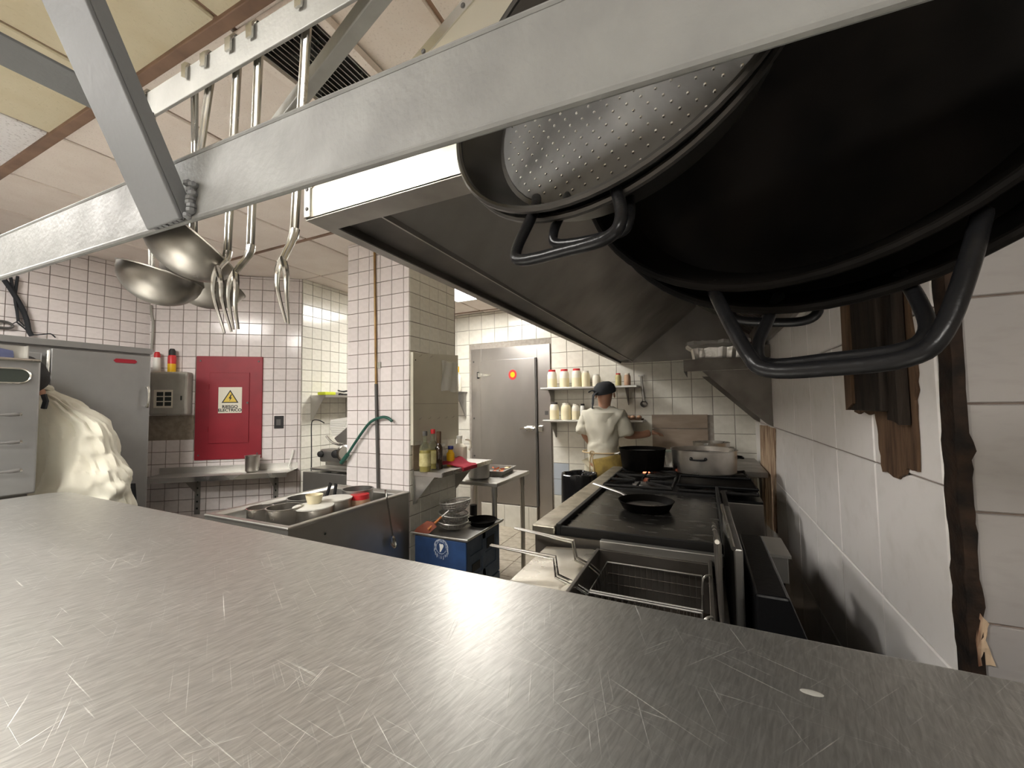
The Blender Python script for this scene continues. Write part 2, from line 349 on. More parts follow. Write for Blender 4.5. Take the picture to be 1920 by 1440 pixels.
# slanting wall with the red panel
A = V((XL, 1.755, 0)); B = V((-3.207, 2.477, 0)); DD = (B-A).normalized(); LN = (B-A).length; NR = V((DD.y, -DD.x, 0))
MW = Matrix((DD, V((0, 0, 1)), NR)).transposed().to_4x4(); MW.translation = A      # local x along wall, y up, z out of wall
def RW(x, y, off=0.):
    q = PP(x, y, A+NR*off, NR); return (q-A).dot(DD), q.z
wsl = MB(); wsl.box((0, 0, -.12), (LN, CEIL, 0), MW); wsl = struct(wsl.build('wall_slanted', 'grout'))
def slskip(u, v): return (.30 < u < .83 and 1.10 < v < 1.86) or (0 < u < .31 and 1.14 < v < 1.40)
tiles(wsl, A, DD, NR, 0, LN, .35, CEIL, .098, .0985, uo=.04, vo=CEIL-.02, skip=slskip)
cem = MB(); pts = [(0.0, 1.16)]
for k in range(12): pts.append((.012+k*.028, 1.155+random.uniform(-.012, .012)))
for k in range(8): pts.append((.335+random.uniform(-.01, .01), 1.17+k*.03))
pts += [(.30, 1.40), (0, 1.40)]
cem.prism([MW @ V((u, v, .0005)) for u, v in pts], NR*.004); cem.build('cement_patch', 'cement', wsl, label='bare brown cement where tiles are missing')
# wall behind the slicer
ws = struct(MB().box((XS-.12, 2.467, 0), (XS, YB, CEIL)).build('wall_slicer', 'grout_light'))
tiles(ws, (XS, 0, 0), (0, 1, 0), (1, 0, 0), 2.467, 3.25, .5, CEIL, .1, .098, uo=2.467, vo=CEIL-.03, mat='tile_cream')
# back wall
wb = struct(MB().box((XS, YB, 0), (2.6, YB+.12, CEIL)).build('wall_back', 'grout_light'))
def bskip(u, v): return -2.6 < u < -1.6 and v < 2.12 or (-.47 < u < .05 and .9 < v < 1.30)
tiles(wb, (0, YB, 0), (1, 0, 0), (0, -1, 0), -2.95, XR, .25, CEIL, .182, .178, uo=-1.545, vo=CEIL-.03, mat='tile_cream', skip=bskip, gap=.0045,
      alt=lambda u, v: 'tile_blue' if -1.56 < u < -1.36 and .36 < v < .79 else None)
bm = MB().box((-.472, YB-.010, 1.165), (.042, YB-.001, 1.300)); bm.build('wall_board', 'board', wb)
bm = MB().box((-.472, YB-.010, .92), (.042, YB-.001, 1.158)); bm.build('wall_board', 'board', wb)
# right wall (large tiles) with its broken places
wr = struct(MB().box((XR, 1.135, 0), (XR+.15, YB, CEIL)).build('wall_right', 'grout'))
def rskip(u, v): return False
tiles(wr, (XR, 0, 0), (0, 1, 0), (-1, 0, 0), 1.135, YB, .129, CEIL, .366, .371, uo=1.135, vo=.87, mat='tile_big', gap=.004, depth=.008)
def jag(poly, amp=.006, n=4):
    out = []
    for i in range(len(poly)):
        a, b = V(poly[i]), V(poly[(i+1) % len(poly)])
        for k in range(n):
            p = a.lerp(b, k/n)
            if k: p += V((0, random.uniform(-amp, amp), random.uniform(-amp, amp)))
            out.append(p)
    return out
XP = XR-.009
def onr(pts, X=XP): return [PX(x, y, X) for x, y in pts]
MB().prism(jag(onr([(1602, 545), (1700, 520), (1712, 600), (1724, 700), (1722, 760), (1727, 885), (1705, 880), (1690, 898), (1660, 885), (1652, 830), (1645, 775), (1606, 772)])), (-.006, 0, 0)).build('broken_wall_patch', 'wood', wr, label='brown rotten patch where tiles broke away')
# charred timber post fixed to the wall
pt = thing('charred_timber_post', PX(1645, 778, XR-.02), 'short charred black timber post fixed on the right tiled wall above the brown patch', 'timber post')
ya, yb_ = PX(1610, 700, XR-.03).y, PX(1672, 700, XR-.03).y
zlo = PX(1640, 770, XR-.03).z
b0 = MB(); b0.box((XR-.055, yb_, zlo), (XR-.016, ya, 2.35)); b0.build('post_core', 'burnt', pt, bevel=.004)
b0 = MB(); b0.prism(jag([(XR-.062, ya-.05, zlo+.02), (XR-.062, ya+.012, zlo), (XR-.062, ya+.016, 2.35), (XR-.062, ya-.045, 2.35)], .004, 5), (.04, 0, 0)); b0.build('splintered_board', 'wood', pt)
b0 = MB(); b0.prism(jag([(XR-.04, yb_-.05, zlo-.03), (XR-.04, yb_+.012, zlo-.02), (XR-.04, yb_+.012, 2.35), (XR-.04, yb_-.035, 2.35)], .005, 5), (.022, 0, 0)); b0.build('splintered_board', 'burnt', pt)
MB().prism(jag(onr([(1426, 797), (1455, 803), (1455, 870), (1456, 940), (1458, 1000), (1440, 985), (1430, 950), (1428, 880)]), .008), (-.006, 0, 0)).build('broken_wall_strip', 'wood_pale', wr, label='vertical strip of exposed rotten wood')
# black corner seam and the wall that turns towards the counter
YR = 1.094
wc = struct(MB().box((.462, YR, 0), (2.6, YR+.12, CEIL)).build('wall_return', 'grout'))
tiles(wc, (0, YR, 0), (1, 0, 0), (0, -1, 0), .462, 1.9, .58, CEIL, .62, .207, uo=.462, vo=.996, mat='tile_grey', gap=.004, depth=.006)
cs = MB(); poly = []; poly2 = []; NJ = 150
for k in range(NJ+1):
    z = CEIL*k/NJ; h_ = noise.noise(V((z*19, .3, 1)))
    poly.append((XR-.006-(.007*max(0, h_-.1) if z < 1.35 else .002*h_), z))
    h2 = noise.noise(V((z*15, 5.3, 1)))+.5*noise.noise(V((z*45, 2.3, 4)))
    poly2.append((.463+(.012*max(0, h2) if z < 1.42 else .002*h2), z))
poly2.reverse()
cs.prism([V((x, YR-.011, zz)) for x, zz in poly+poly2], (0, .05, 0))
struct(cs.build('trim_corner_seam', 'corner_black'))  # jagged black strip set over the gap at the wall corner
MB().prism(jag([PY(1838, 1150, YR-.012), PY(1855, 1170, YR-.012), PY(1848, 1200, YR-.012), PY(1868, 1250, YR-.012), PY(1835, 1250, YR-.012), PY(1830, 1200, YR-.012)], .002, 3), (0, .004, 0)).build('broken_wall_patch', 'wood_pale', wc)
# walls out of view behind the camera
struct(MB().box((-4.4, YK-.1, 0), (2.6, YK, CEIL)).build('wall_behind', 'plaster'))
struct(MB().box((2.5, YK, 0), (2.6, YR, CEIL)).build('wall_far_right', 'plaster'))
# pillar
PXA, PXB, PYA, PYB_ = -2.246, -1.712, 2.1, 2.645
pil = struct(MB().box((PXA, PYA, 0), (PXB, PYB_, CEIL)).build('wall_pillar', 'grout'))
tiles(pil, (0, PYA, 0), (1, 0, 0), (0, -1, 0), PXA-.006, PXB+.006, .4, CEIL, .1, .0965, uo=PXA-.006, vo=2.264-.0965*20, mat='tile')
tiles(pil, (PXB, 0, 0), (0, 1, 0), (1, 0, 0), PYA, PYB_, .2, CEIL, .106, .0965, uo=PYA, vo=2.264-.0965*20, mat='tile_cream')  # yellowish lamp light on this side is put into the cream tile colour
# ceiling
ce = struct(MB().box((-4.4, YK-.1, CEIL+.012), (2.6, YB+.2, CEIL+.1)).build('ceiling', 'ceil_grid'))
GX, GY = .582, 1.2
pan_set = [(x0, x1, y0, y1) for x0, x1, y0, y1, k in PANELS]
def cskip(u, v):
    return any(x0-.02 < u < x1+.02 and y0-.3 < v < y1+.3 for x0, x1, y0, y1 in pan_set) and any(x0 < u < x1 and y0 < v < y1 for x0, x1, y0, y1 in pan_set)
def calt(u, v):
    if v < .69: return random.choice(('ceil_white', 'ceil_plain', 'ceil_white')) if not (-3.1 < u < -1.2) else ('ceil_plain' if -1.83 > u > -2.42 and v > .1 or -2.5 < u < -1.3 and v > .1 and False else None) or ('ceil_white' if u < -2.42 or u > -1.25 else 'ceil_plain')
    return None
VX0, VX1, VY0, VY1 = -1.24, -.98, .75, 1.06
def cs1(u, v): return False
# rows of panels: short row split at the runner y=.69
tiles(ce, (0, 0, CEIL+.014), (1, 0, 0), (0, 0, -1), -4.4, 2.6, .69, YB, GX, .6, uo=-1.253, vo=.69, vd=(0, 1, 0), gap=.016, mat='ceil_pink', depth=.012, skip=cs1, wob=.003, name='ceiling_panel')
tiles(ce, (0, 0, CEIL+.014), (1, 0, 0), (0, 0, -1), -4.4, 2.6, YK, .69, GX, 1.2, uo=-1.262, vo=.69, vd=(0, 1, 0), gap=.016, mat='ceil_white', alt=calt, depth=.012, skip=cs1, wob=.003, name='ceiling_panel')
rn = MB().box((-4.1, .672, CEIL-.012), (2.5, .708, CEIL+.012)); rn.build('ceiling_runner', 'ceil_grid', ce, bevel=.003)
for k in range(1, 4):
    y = .69+.6*k*2-.2*0
    if y < YB: MB().box((-4.1, y-.010, CEIL-.004), (2.5, y+.010, CEIL+.012)).build('ceiling_runner', 'ceil_grid', ce)
# light panels
Ln = ['square ceiling light near the cold room door above the tiled pillar', 'ceiling light above the refrigerator side of the steel counter', 'ceiling light behind the photographer over the dining side', 'ceiling light at the far right behind the photographer', 'ceiling light hidden behind the tiled pillar over the slicer']
for (x0, x1, y0, y1, k), lb in zip(PANELS, Ln):
    t = thing('ceiling_light', ((x0+x1)/2, (y0+y1)/2, CEIL-.002), lb, 'ceiling light', 'fluorescent ceiling panels')
    MB().box((x0+.03, y0+.03, CEIL-.006), (x1-.03, y1-.03, CEIL+.006)).build('diffuser', lightmat('light_diffuser', LIGHT*k), t)
    f = MB()
    f.box((x0, y0, CEIL-.014), (x1, y0+.03, CEIL+.01)); f.box((x0, y1-.03, CEIL-.014), (x1, y1, CEIL+.01)); f.box((x0, y0+.03, CEIL-.014), (x0+.03, y1-.03, CEIL+.01)); f.box((x1-.03, y0+.03, CEIL-.014), (x1, y1-.03, CEIL+.01))
    f.build('frame', 'white_plastic', t)
# ceiling vent
vt = thing('ceiling_vent', ((VX0+VX1)/2, (VY0+VY1)/2, CEIL-.02), 'black louvred ceiling vent with a pale frame above the hanging utensils', 'vent')
f = MB(); fz0, fz1 = CEIL-.03, CEIL-.004
f.box((VX0-.03, VY0-.03, fz0), (VX1+.03, VY0, fz1)); f.box((VX0-.03, VY1, fz0), (VX1+.03, VY1+.03, fz1)); f.box((VX0-.03, VY0, fz0), (VX0, VY1, fz1)); f.box((VX1, VY0, fz0), (VX1+.03, VY1, fz1))
f.build('frame', 'ceil_pink', vt)
MB().box((VX0, VY0, CEIL-.008), (VX1, VY1, CEIL-.004)).build('dark_duct', 'black_ink', vt)
for k in range(13):
    x = VX0+.012+k*(VX1-VX0-.024)/12
    MB().box((x-.0014, VY0, CEIL-.026), (x+.0014, VY1, CEIL-.012)).build('slat', 'steel_bright', vt)
# ------------------------------------------------------------------ steel counter in the foreground
CT = 1.006
def cedge(x): return .957 - .0235*(x+3.0)
t = thing('steel_counter', (-.4, .2, 0), 'long scratched stainless steel serving counter filling the foreground', 'counter')
top = MB(); top.prism([(-3.03, -.45, CT-.035), (2.2, -.45, CT-.035), (2.2, cedge(2.2), CT-.035), (-2.97, cedge(-3.0), CT-.035), (-3.03, cedge(-3.0)-.06, CT-.035)], (0, 0, .035))
top.build('worktop', 'counter', t, bevel=.012, bseg=3)
ws_ = MB(); q = PZ(1522, 1299, CT); ws_.lathe([(0, .0004), (.009, .0004), (.011, 0)], Matrix.Translation((q.x, q.y, CT)), 24, 1.3, .6); ws_.build('dried_water_spot', 'grey_box', t)
MB().box((-2.9, -.38, .12), (2.1, .82, CT-.035)).build('cabinet_base', 'steel_dull', t)
for x in (-2.85, -.4, 2.05):
    for y in (-.33, .77): MB().box((x-.025, y-.025, 0), (x+.025, y+.025, .12)).build('foot', 'steel_dull', t)

# ------------------------------------------------------------------ hanging rack above the counter
BY, RY = .30, .42
rk = thing('hanging_rack', (-.4, .3, 1.66), 'silver painted iron hanging rack crossing the top of the picture', 'rack')
def bz(x): return 1.6545 - .0295*x      # underside of the front beam
x0, x1 = -2.6, 1.3
fb = MB(); fb.prism([(x0, BY, bz(x0)), (x1, BY, bz(x1)), (x1, BY, bz(x1)+.088), (x0, BY, bz(x0)+.088)], (0, .006, 0))
fb.build('front_beam', 'silver', rk, bevel=.002)
lip = MB(); lip.tube([(x0, BY+.002, bz(x0)+.001), (x1, BY+.002, bz(x1)+.001)], .0042, 8); lip.tube([(x0, BY+.002, bz(x0)+.088), (x1, BY+.002, bz(x1)+.088)], .0036, 8)
lip.build('beam_edge', 'silver', rk)
MB().box((-1.09, RY-.003, 2.016), (1.0, RY+.003, 2.074)).build('hook_rail', 'silver_rail', rk, bevel=.0015)
MB().box((-1.075, -.35, 2.016), (-.985, RY+.002, 2.021)).build('side_strap', 'silver_dark', rk, bevel=.0015)
bc = MB(); a, b = V((-.86, .575, 2.017)), V((-.36, .424, 2.017)); d = (b-a).normalized(); pr = V((-d.y, d.x, 0))*.0115
bc.prism([a-pr, b-pr, b+pr, a+pr], (0, 0, .028)); bc.build('diagonal_brace', 'silver_rail', rk, bevel=.002)
st = MB(); lo = V((0, BY-.006, 1.672)); hi = V((0, BY-.006-.5*.63, 1.672+.98*.63*1.12)); dv = (hi-lo).normalized(); nv = V((0, dv.z, -dv.y))
st.prism([V((-.692, 0, 0))+lo, V((-.612, 0, 0))+lo, V((-.612, 0, 0))+hi, V((-.692, 0, 0))+hi], -nv*.0055); st.build('hanging_strut', 'silver_dark', rk, bevel=.0015)
fl_ = MB(); fl_.prism([V((-.616, 0, 0))+lo, V((-.611, 0, 0))+lo, V((-.611, 0, 0))+hi, V((-.616, 0, 0))+hi], nv*.016); fl_.build('strut_flange', 'silver_dark', rk)
wd = MB()
for k in range(9):
    q = V((-.603+random.uniform(-.006, .008), BY-.004, 1.675+k*.0055)); wd.lathe([(0, -.006), (.006, -.002), (.006, .002), (0, .006)], Matrix.Translation(q), 8)
for k in range(6): wd.lathe([(0, -.003), (.004, -.001), (.004, .001), (0, .003)], Matrix.Translation(V((-.68+k*.012, BY-.006, 1.672+random.uniform(-.001, .001)))), 8)
wd.build('weld_bead', 'silver_dark', rk)
# brackets that carry the rack up to the ceiling (above the frame)
for x in (.6,):
    MB().box((x-.02, RY-.003, 2.07), (x+.02, RY+.003, CEIL)).build('ceiling_hanger', 'silver_dark', rk)

# ---- hooked utensils
HY = RY+.010
def utensil_handle(mb, hx, bottom, wdt=.011):
    """flat bar from the hook over the rail down to bottom"""
    top_ = V((hx, HY, 2.076)); bo = V(bottom)
    d = (bo-top_).normalized(); side = V((d.z, 0, -d.x)).normalized()
    pts = [V((hx, RY-.008, 2.048)), V((hx, RY-.008, 2.072)), V((hx, RY-.002, 2.082)), V((hx, RY+.006, 2.083)), top_, top_.lerp(bo, .5), bo]
    vs = []; fs = []
    ws_ = [wdt*.7, wdt*.8, wdt*.8, wdt*.8, wdt*.95, wdt*.75, wdt*.7]
    th = V((0, .0018, 0))
    for p, w_ in zip(pts, ws_): vs += [p-side*w_-th, p+side*w_-th, p+side*w_+th, p-side*w_+th]
    for i in range(len(pts)-1):
        for k in range(4): fs.append((i*4+k, i*4+(k+1) % 4, (i+1)*4+(k+1) % 4, (i+1)*4+k))
    fs += [(0, 1, 2, 3), (len(vs)-4, len(vs)-1, len(vs)-2, len(vs)-3)]
    mb.add(vs, fs)
    # raised ribs along both edges of the bar
    for s_ in (-1, 1): mb.tube([top_+side*s_*wdt*.7-V((0, .002, 0)), bo+side*s_*wdt*.5-V((0, .002, 0))], .0022, 6)
def ladle(hpx, cpx, rb, nrm, label, dy=0.):
    """bowl with rim centre at cpx, opening along nrm, handle from the rim up to the hook"""
    hx = PY(*hpx, HY).x; c = PY(*cpx, HY+dy); zl = V(nrm).normalized(); M_ = rot_to(zl, c, (1, -.15, 0)); nk = M_ @ V((-rb, 0, 0))
    t = thing('ladle', c - zl*rb*.86, label, 'ladle', 'ladles on the hanging rack')
    h = MB(); utensil_handle(h, hx, nk+V((0, 0, .012))); h.build('handle', 'steel_bright', t)
    bw = MB(); n = 9
    prof = [(rb*math.sin(math.pi/2*k/n), -rb*.86*math.cos(math.pi/2*k/n)) for k in range(n+1)]
    prof += [(rb+.002, .002), (rb-.001, .003)] + [((rb-.003)*math.sin(math.pi/2*k/n), -(rb*.86-.003)*math.cos(math.pi/2*k/n)) for k in range(n, -1, -1)]
    bw.lathe(prof, M_, 36); bw.build('bowl', 'ladle_steel', t)
    tb = MB(); tb.tube([nk+V((.004, 0, -.022)), nk+V((-.003, 0, 0)), nk+V((0, 0, .02))], .005, 8, flat=(1.6, .7)); tb.build('neck_weld', 'steel_bright', t)
MT['ladle_steel'] = pm('ladle_steel', (.36, .34, .31), .34, 1., col2=(.27, .255, .23), vscale=16, rvar=.07)
ladle((285, 215), (303, 517), .068, (.2, .18, 1), 'leftmost steel ladle hooked on the silver rack')
ladle((400, 160), (366, 452), .077, (.40, .50, .80), 'steel ladle tucked highest under the front beam of the rack', -.02)
ladle((365, 165), (386, 516), .082, (.25, .42, .90), 'steel ladle hanging behind the two others, its bowl by the forks', .09)
def fork(hpx, bpx, neck, tines, label):
    hx = PY(*hpx, HY).x; bo = PY(*bpx, HY)
    t = thing('carving_fork', PY(*tines[0][-1], HY), label, 'fork', 'carving forks on the hanging rack')
    h = MB(); utensil_handle(h, hx, bo, .0105); h.build('handle', 'steel_bright', t)
    nk = PY(*neck, HY-.02); fk = MB()
    fk.tube(smoothpts([bo+V((0, 0, .008)), bo+V((0, -.003, -.008)), bo.lerp(nk, .7), nk], 4), [.0085]*5+[.007]*4+[.0065]*4, 10, flat=(1.2, .7))
    fk.build('neck', 'steel_bright', t)
    for tn in tines:
        q = MB(); pts = smoothpts([nk+V((0, 0, .004))] + [PY(x, y, HY-.02+.012*i) for i, (x, y) in enumerate(tn)], 5); n = len(pts)
        q.tube(pts, [.0048-.0036*max(0, (i/(n-1)-.25)) for i in range(n)], 8); q.build('tine', 'steel_bright', t)
fork((447, 130), (427, 480), (408, 505), [[(401, 525), (402, 560), (421, 625)], [(415, 530), (417, 565), (434, 622)]], 'two pronged carving fork beside the ladle bowls, leftmost of the forks')
fork((487, 105), (470, 470), (441, 512), [[(431, 530), (429, 565), (438, 618)], [(443, 535), (441, 575), (447, 617)]], 'two pronged carving fork hanging in the middle of the three forks')
fork((578, 60), (552, 440), (530, 488), [[(521, 508), (521, 545), (536, 605)], [(536, 510), (537, 550), (541, 607)]], 'carving fork hanging next to the hood corner, rightmost of the forks')

# ---- paella pans hung behind the front beam
def pan(name, c, n, R, dp, mat, base_mat, label, group, rim=.004, flare=.86):
    c, n = V(c), V(n).normalized(); t = thing(name, c - n*dp, label, 'pan', group)
    M_ = rot_to(n, c - n*dp); rb = R*flare
    p = [(0, -.002), (rb, -.002), (R, dp), (R-.002, dp+.001), (rb-.002, .0), (rb-.006, 0)]
    p += [(0, 0)]
    b_ = MB(); b_.lathe(p, M_, 64); b_.build('body', mat, t, sharp=30)
    r_ = MB(); r_.tube([M_ @ V((R*math.cos(2*math.pi*k/64), R*math.sin(2*math.pi*k/64), dp)) for k in range(64)], rim, 8, closed=True); r_.build('rim', mat, t)
    if base_mat:
        d_ = MB(); d_.lathe([(0, .0012), (rb-.008, .0012), (rb-.007, 0)], M_, 48); d_.build('base_plate', base_mat, t, label='pale worn dimpled base')
    return t, M_, n
def pan_handle(t, pts, r, mat='black_paint'):
    MB().tube(smoothpts(pts, 5), r, 10).build('handle', mat, t)
def top_handle(t, M_, R, dp, w_, h_, r):
    pan_handle(t, [M_ @ V((-w_, math.sqrt(R*R-w_*w_)*.97, dp*.6)), M_ @ V((-w_*1.05, R+h_*.7, dp*.9)), M_ @ V((-w_*.6, R+h_, dp)), M_ @ V((w_*.6, R+h_, dp)), M_ @ V((w_*1.05, R+h_*.7, dp*.9)), M_ @ V((w_, math.sqrt(R*R-w_*w_)*.97, dp*.6))], r)
m, nt, N, L, b = nodes('dimpled_pan_base'); MT['pan_base'] = m
b.inputs['Metallic'].default_value = .75; b.inputs['Roughness'].default_value = .4
tc = N.new('ShaderNodeTexCoord'); n1 = N.new('ShaderNodeTexNoise'); n1.inputs['Scale'].default_value = 8; n1.inputs['Detail'].default_value = 6; n1.inputs['Distortion'].default_value = .6
mp = N.new('ShaderNodeMapping'); mp.inputs['Rotation'].default_value = (0, .9, 0); mp.inputs['Scale'].default_value = (1, 1, .45)
L.new(tc.outputs['Object'], mp.inputs[0]); L.new(mp.outputs[0], n1.inputs['Vector'])
rr = N.new('ShaderNodeValToRGB'); rr.color_ramp.elements[0].position = .30; rr.color_ramp.elements[0].color = (.035, .034, .033, 1); rr.color_ramp.elements[1].position = .85; rr.color_ramp.elements[1].color = (.36, .36, .355, 1)
L.new(n1.outputs['Fac'], rr.inputs[0]); L.new(rr.outputs[0], b.inputs['Base Color'])
MT['pan_steel'] = pm('dark_pan_steel', (.055, .053, .05), .32, .8, col2=(.08, .076, .07), vscale=9)
sn = V((math.sin(-.239)*math.cos(.219), -math.cos(-.239)*math.cos(.219), math.sin(.219)))
gsm = 'paella pans hung behind the front beam'
sc_ = V((-.0832, .379, 1.7786))
t1, M1, _ = pan('paella_pan', sc_, sn, .1836, .047, 'pan_steel', 'pan_base', 'smaller paella pan with pale dimpled base, nearest of the hanging pans', gsm)
dm = MB()      # raised dimples of the base
for i in range(-10, 11):
    for j in range(-12, 13):
        x, y = (i+.5*(j % 2))*.0145, j*.0126
        if x*x+y*y < .145**2:
            dm.lathe([(.0018, .0012), (.0012, .0024), (0, .0027)], M1 @ Matrix.Translation((x, y, 0)), 6)
dm = dm.build('base_dimples', 'steel_bright', t1); dm['kind'] = 'stuff'
hp = lambda x, y, o, c=sc_, n=sn: PP(x, y, c+n*o, n)
pan_handle(t1, [hp(1006, 372, -.03), hp(1000, 400, -.008), hp(968, 470, .006), hp(980, 488, .008), hp(1060, 470, .008), hp(1140, 445, .008), hp(1165, 405, .004), hp(1152, 345, -.02)], .0052)
top_handle(t1, M1, .1836, .047, .05, .07, .005)
c2 = sc_ - sn*.018 + V((-.004, 0, -.002))
t2, M2, _ = pan('paella_pan', c2, sn, .180, .045, 'pan_steel', None, 'smaller paella pan nested behind the dimpled one, only its wire handle showing', gsm)
pan_handle(t2, [hp(1068, 352, -.045, c2), hp(1060, 385, -.02, c2), hp(1038, 435, 0, c2), hp(1050, 458, 0, c2), hp(1150, 440, 0, c2), hp(1178, 415, 0, c2), hp(1180, 360, -.03, c2)], .0048)
top_handle(t2, M2, .180, .045, .05, .07, .005)
bn = V((math.sin(-.36)*math.cos(.08), -math.cos(-.36)*math.cos(.08), math.sin(.08)))
bc_ = V((.080, .452, 1.757))
t3, M3, _ = pan('large_paella_pan', bc_, bn, .23, .05, 'black_iron', None, 'large black iron paella pan, front one of the pair at upper right', 'large black pans hung on the rack', .0045, .88)
hb = lambda x, y, o, c=bc_, n=bn: PP(x, y, c+n*o, n)
pan_handle(t3, [hb(1338, 535, -.02), hb(1345, 560, .0), hb(1400, 660, .03), hb(1440, 694, .035), hb(1560, 690, .035), hb(1700, 672, .035), hb(1765, 625, .03), hb(1815, 500, .01), hb(1842, 400, -.02)], .0064)
top_handle(t3, M3, .23, .05, .06, .055, .006)
c4 = bc_ - bn*.022 + V((.018, 0, -.012))
t4, M4, _ = pan('large_paella_pan', c4, bn, .237, .05, 'black_iron', None, 'large black iron paella pan hung just behind the front one', 'large black pans hung on the rack', .0045, .88)
pan_handle(t4, [hb(1460, 555, -.03, c4), hb(1440, 600, 0, c4), hb(1421, 650, .02, c4), hb(1440, 682, .025, c4), hb(1560, 672, .025, c4), hb(1690, 655, .025, c4), hb(1738, 620, .02, c4), hb(1720, 560, 0, c4), hb(1690, 515, -.03, c4)], .0055)
top_handle(t4, M4, .237, .05, .06, .055, .006)
c5 = bc_ - bn*.10 + V((.02, .03, .035))
t5, M5, _ = pan('large_paella_pan', c5, bn, .215, .045, 'black_iron', None, 'black pan farthest back, only its handle loop showing before the wall', 'large black pans hung on the rack', .004, .88)
pan_handle(t5, [hb(1372, 560, -.01, c5), hb(1376, 596, 0, c5), hb(1440, 604, 0, c5), hb(1505, 602, 0, c5), hb(1533, 585, 0, c5), hb(1528, 555, -.01, c5)], .0055)
top_handle(t5, M5, .215, .045, .05, .06, .006)
for i, (T_, M_, R, dp, h_) in enumerate(((t1, M1, .1836, .047, .07), (t2, M2, .180, .045, .07), (t3, M3, .23, .05, .055), (t4, M4, .237, .05, .055), (t5, M5, .215, .045, .06))):
    q = M_ @ V((-.025+.0*i, R+h_, dp)); k = MB()
    k.tube(smoothpts([(q.x, q.y-.004, q.z+.012), (q.x, q.y, q.z-.008), (q.x, q.y+.01, q.z+.01), (q.x, RY+.01, 2.06+.02), (q.x, RY, 2.082), (q.x, RY-.008, 2.06)], 4), .003, 8); k.build('pan_hook', 'steel_dull', rk)

# ------------------------------------------------------------------ exhaust hood
HX, HZ, HN = -.796, 1.843, .62
hd = thing('exhaust_hood', (-.2, 2.4, HZ), 'long stainless exhaust hood over the cooking line, dark and greasy inside', 'hood')
s1 = MB(); rise = .592; ztop = CEIL-.004; xt = HX+(ztop-1.927)/rise
s1.prism([(HX, HN, HZ), (XR-.01, HN, HZ), (XR-.01, HN, ztop), (xt, HN, ztop), (HX, HN, 1.927)], (0, .004, 0)); s1.build('end_panel', 'hood_out', hd)
f1 = MB(); f1.box((HX, HN+.004, HZ), (HX+.004, YB-.012, 1.927)); f1.build('front_band', 'hood_out', hd)
f2 = MB(); f2.prism([(HX, HN+.004, 1.927), (xt, HN+.004, ztop), (xt, YB-.012, ztop), (HX, YB-.012, 1.927)], (.004, 0, -.004)); f2.build('sloping_front', 'hood_out', hd)
# riveted strip on the slanting edge
ed = V((1, 0, rise)).normalized(); en = V((-rise, 0, 1)).normalized()
rs = MB(); a = V((HX, HN-.003, 1.927)); b = V((xt, HN-.003, ztop)); rs.prism([a-en*.022, b-en*.022, b, a], (0, .003, 0)); rs.build('riveted_strip', 'steel_bright', hd)
for k in range(9):
    q = a + ed*(.06+.105*k) - en*.011; rv = MB(); rv.lathe([(.005, 0), (.004, .002), (0, .003)], rot_to((0, -1, 0), q), 10); rv.build('rivet', 'grey_pipe', hd)
cp = MB(); cp.box((HX-.002, HN-.004, HZ+.004), (HX+.016, HN, 1.93)); cp.build('corner_plate', 'steel_bright', hd)
for zz in (1.865, 1.91):
    rv = MB(); rv.lathe([(.0045, 0), (.0035, .002), (0, .003)], rot_to((0, -1, 0), (HX+.007, HN-.004, zz)), 10); rv.build('rivet', 'grey_pipe', hd)
# lower rim (flat flange facing down), grease trough, liner
rw = .062
rm = MB(); rm.box((HX, HN, HZ-.002), (HX+.03, YB-.012, HZ+.003)); rm.build('front_flange', 'hood_rim', hd)
rm = MB(); rm.box((HX+.03, HN, HZ-.002), (XR-.012, HN+rw, HZ+.003)); rm.build('near_flange', 'hood_rim', hd)
gt = MB(); gt.box((HX+.03, HN+rw, HZ+.018), (HX+.15, YB-.02, HZ+.021)); gt.build('grease_trough', 'trough', hd)
gl = MB(); gl.box((HX+.03, HN+rw, HZ), (HX+.033, YB-.02, HZ+.02)); gl.build('trough_edge', 'trough', hd)
gl = MB(); gl.box((HX+.15, HN+rw, HZ+.006), (HX+.155, YB-.02, HZ+.021)); gl.build('trough_lip', 'hood_in', hd)
XI, ZI = -.02, 2.36
ln = MB(); ln.grid(lambda u, v: (HX+.155+(XI-HX-.155)*u, HN+rw+.004+(YB-.03-HN-rw)*v, HZ+.02+(ZI-HZ-.02)*u + .004*math.sin(9*u+21*v)*math.sin(3*v+u)), 12, 40); ln.build('front_liner', 'hood_in', hd)
fe = MB(); fe.prism([(HX+.04, YB-.03, HZ), (XR-.012, YB-.03, HZ), (XR-.012, YB-.03, 2.2), (XI+.04, YB-.03, ZI+.04), (HX+.155, YB-.03, HZ+.03)], (0, .015, 0)); fe.build('far_liner', 'hood_in', hd)
ne = MB(); ne.prism([(HX+.155, HN+rw, HZ), (XR-.012, HN+rw, HZ), (XR-.012, HN+rw, 2.2), (XI+.03, HN+rw, ZI+.03), (HX+.155, HN+rw, HZ+.02)], (0, .004, 0)); ne.build('near_liner', 'hood_in', hd)
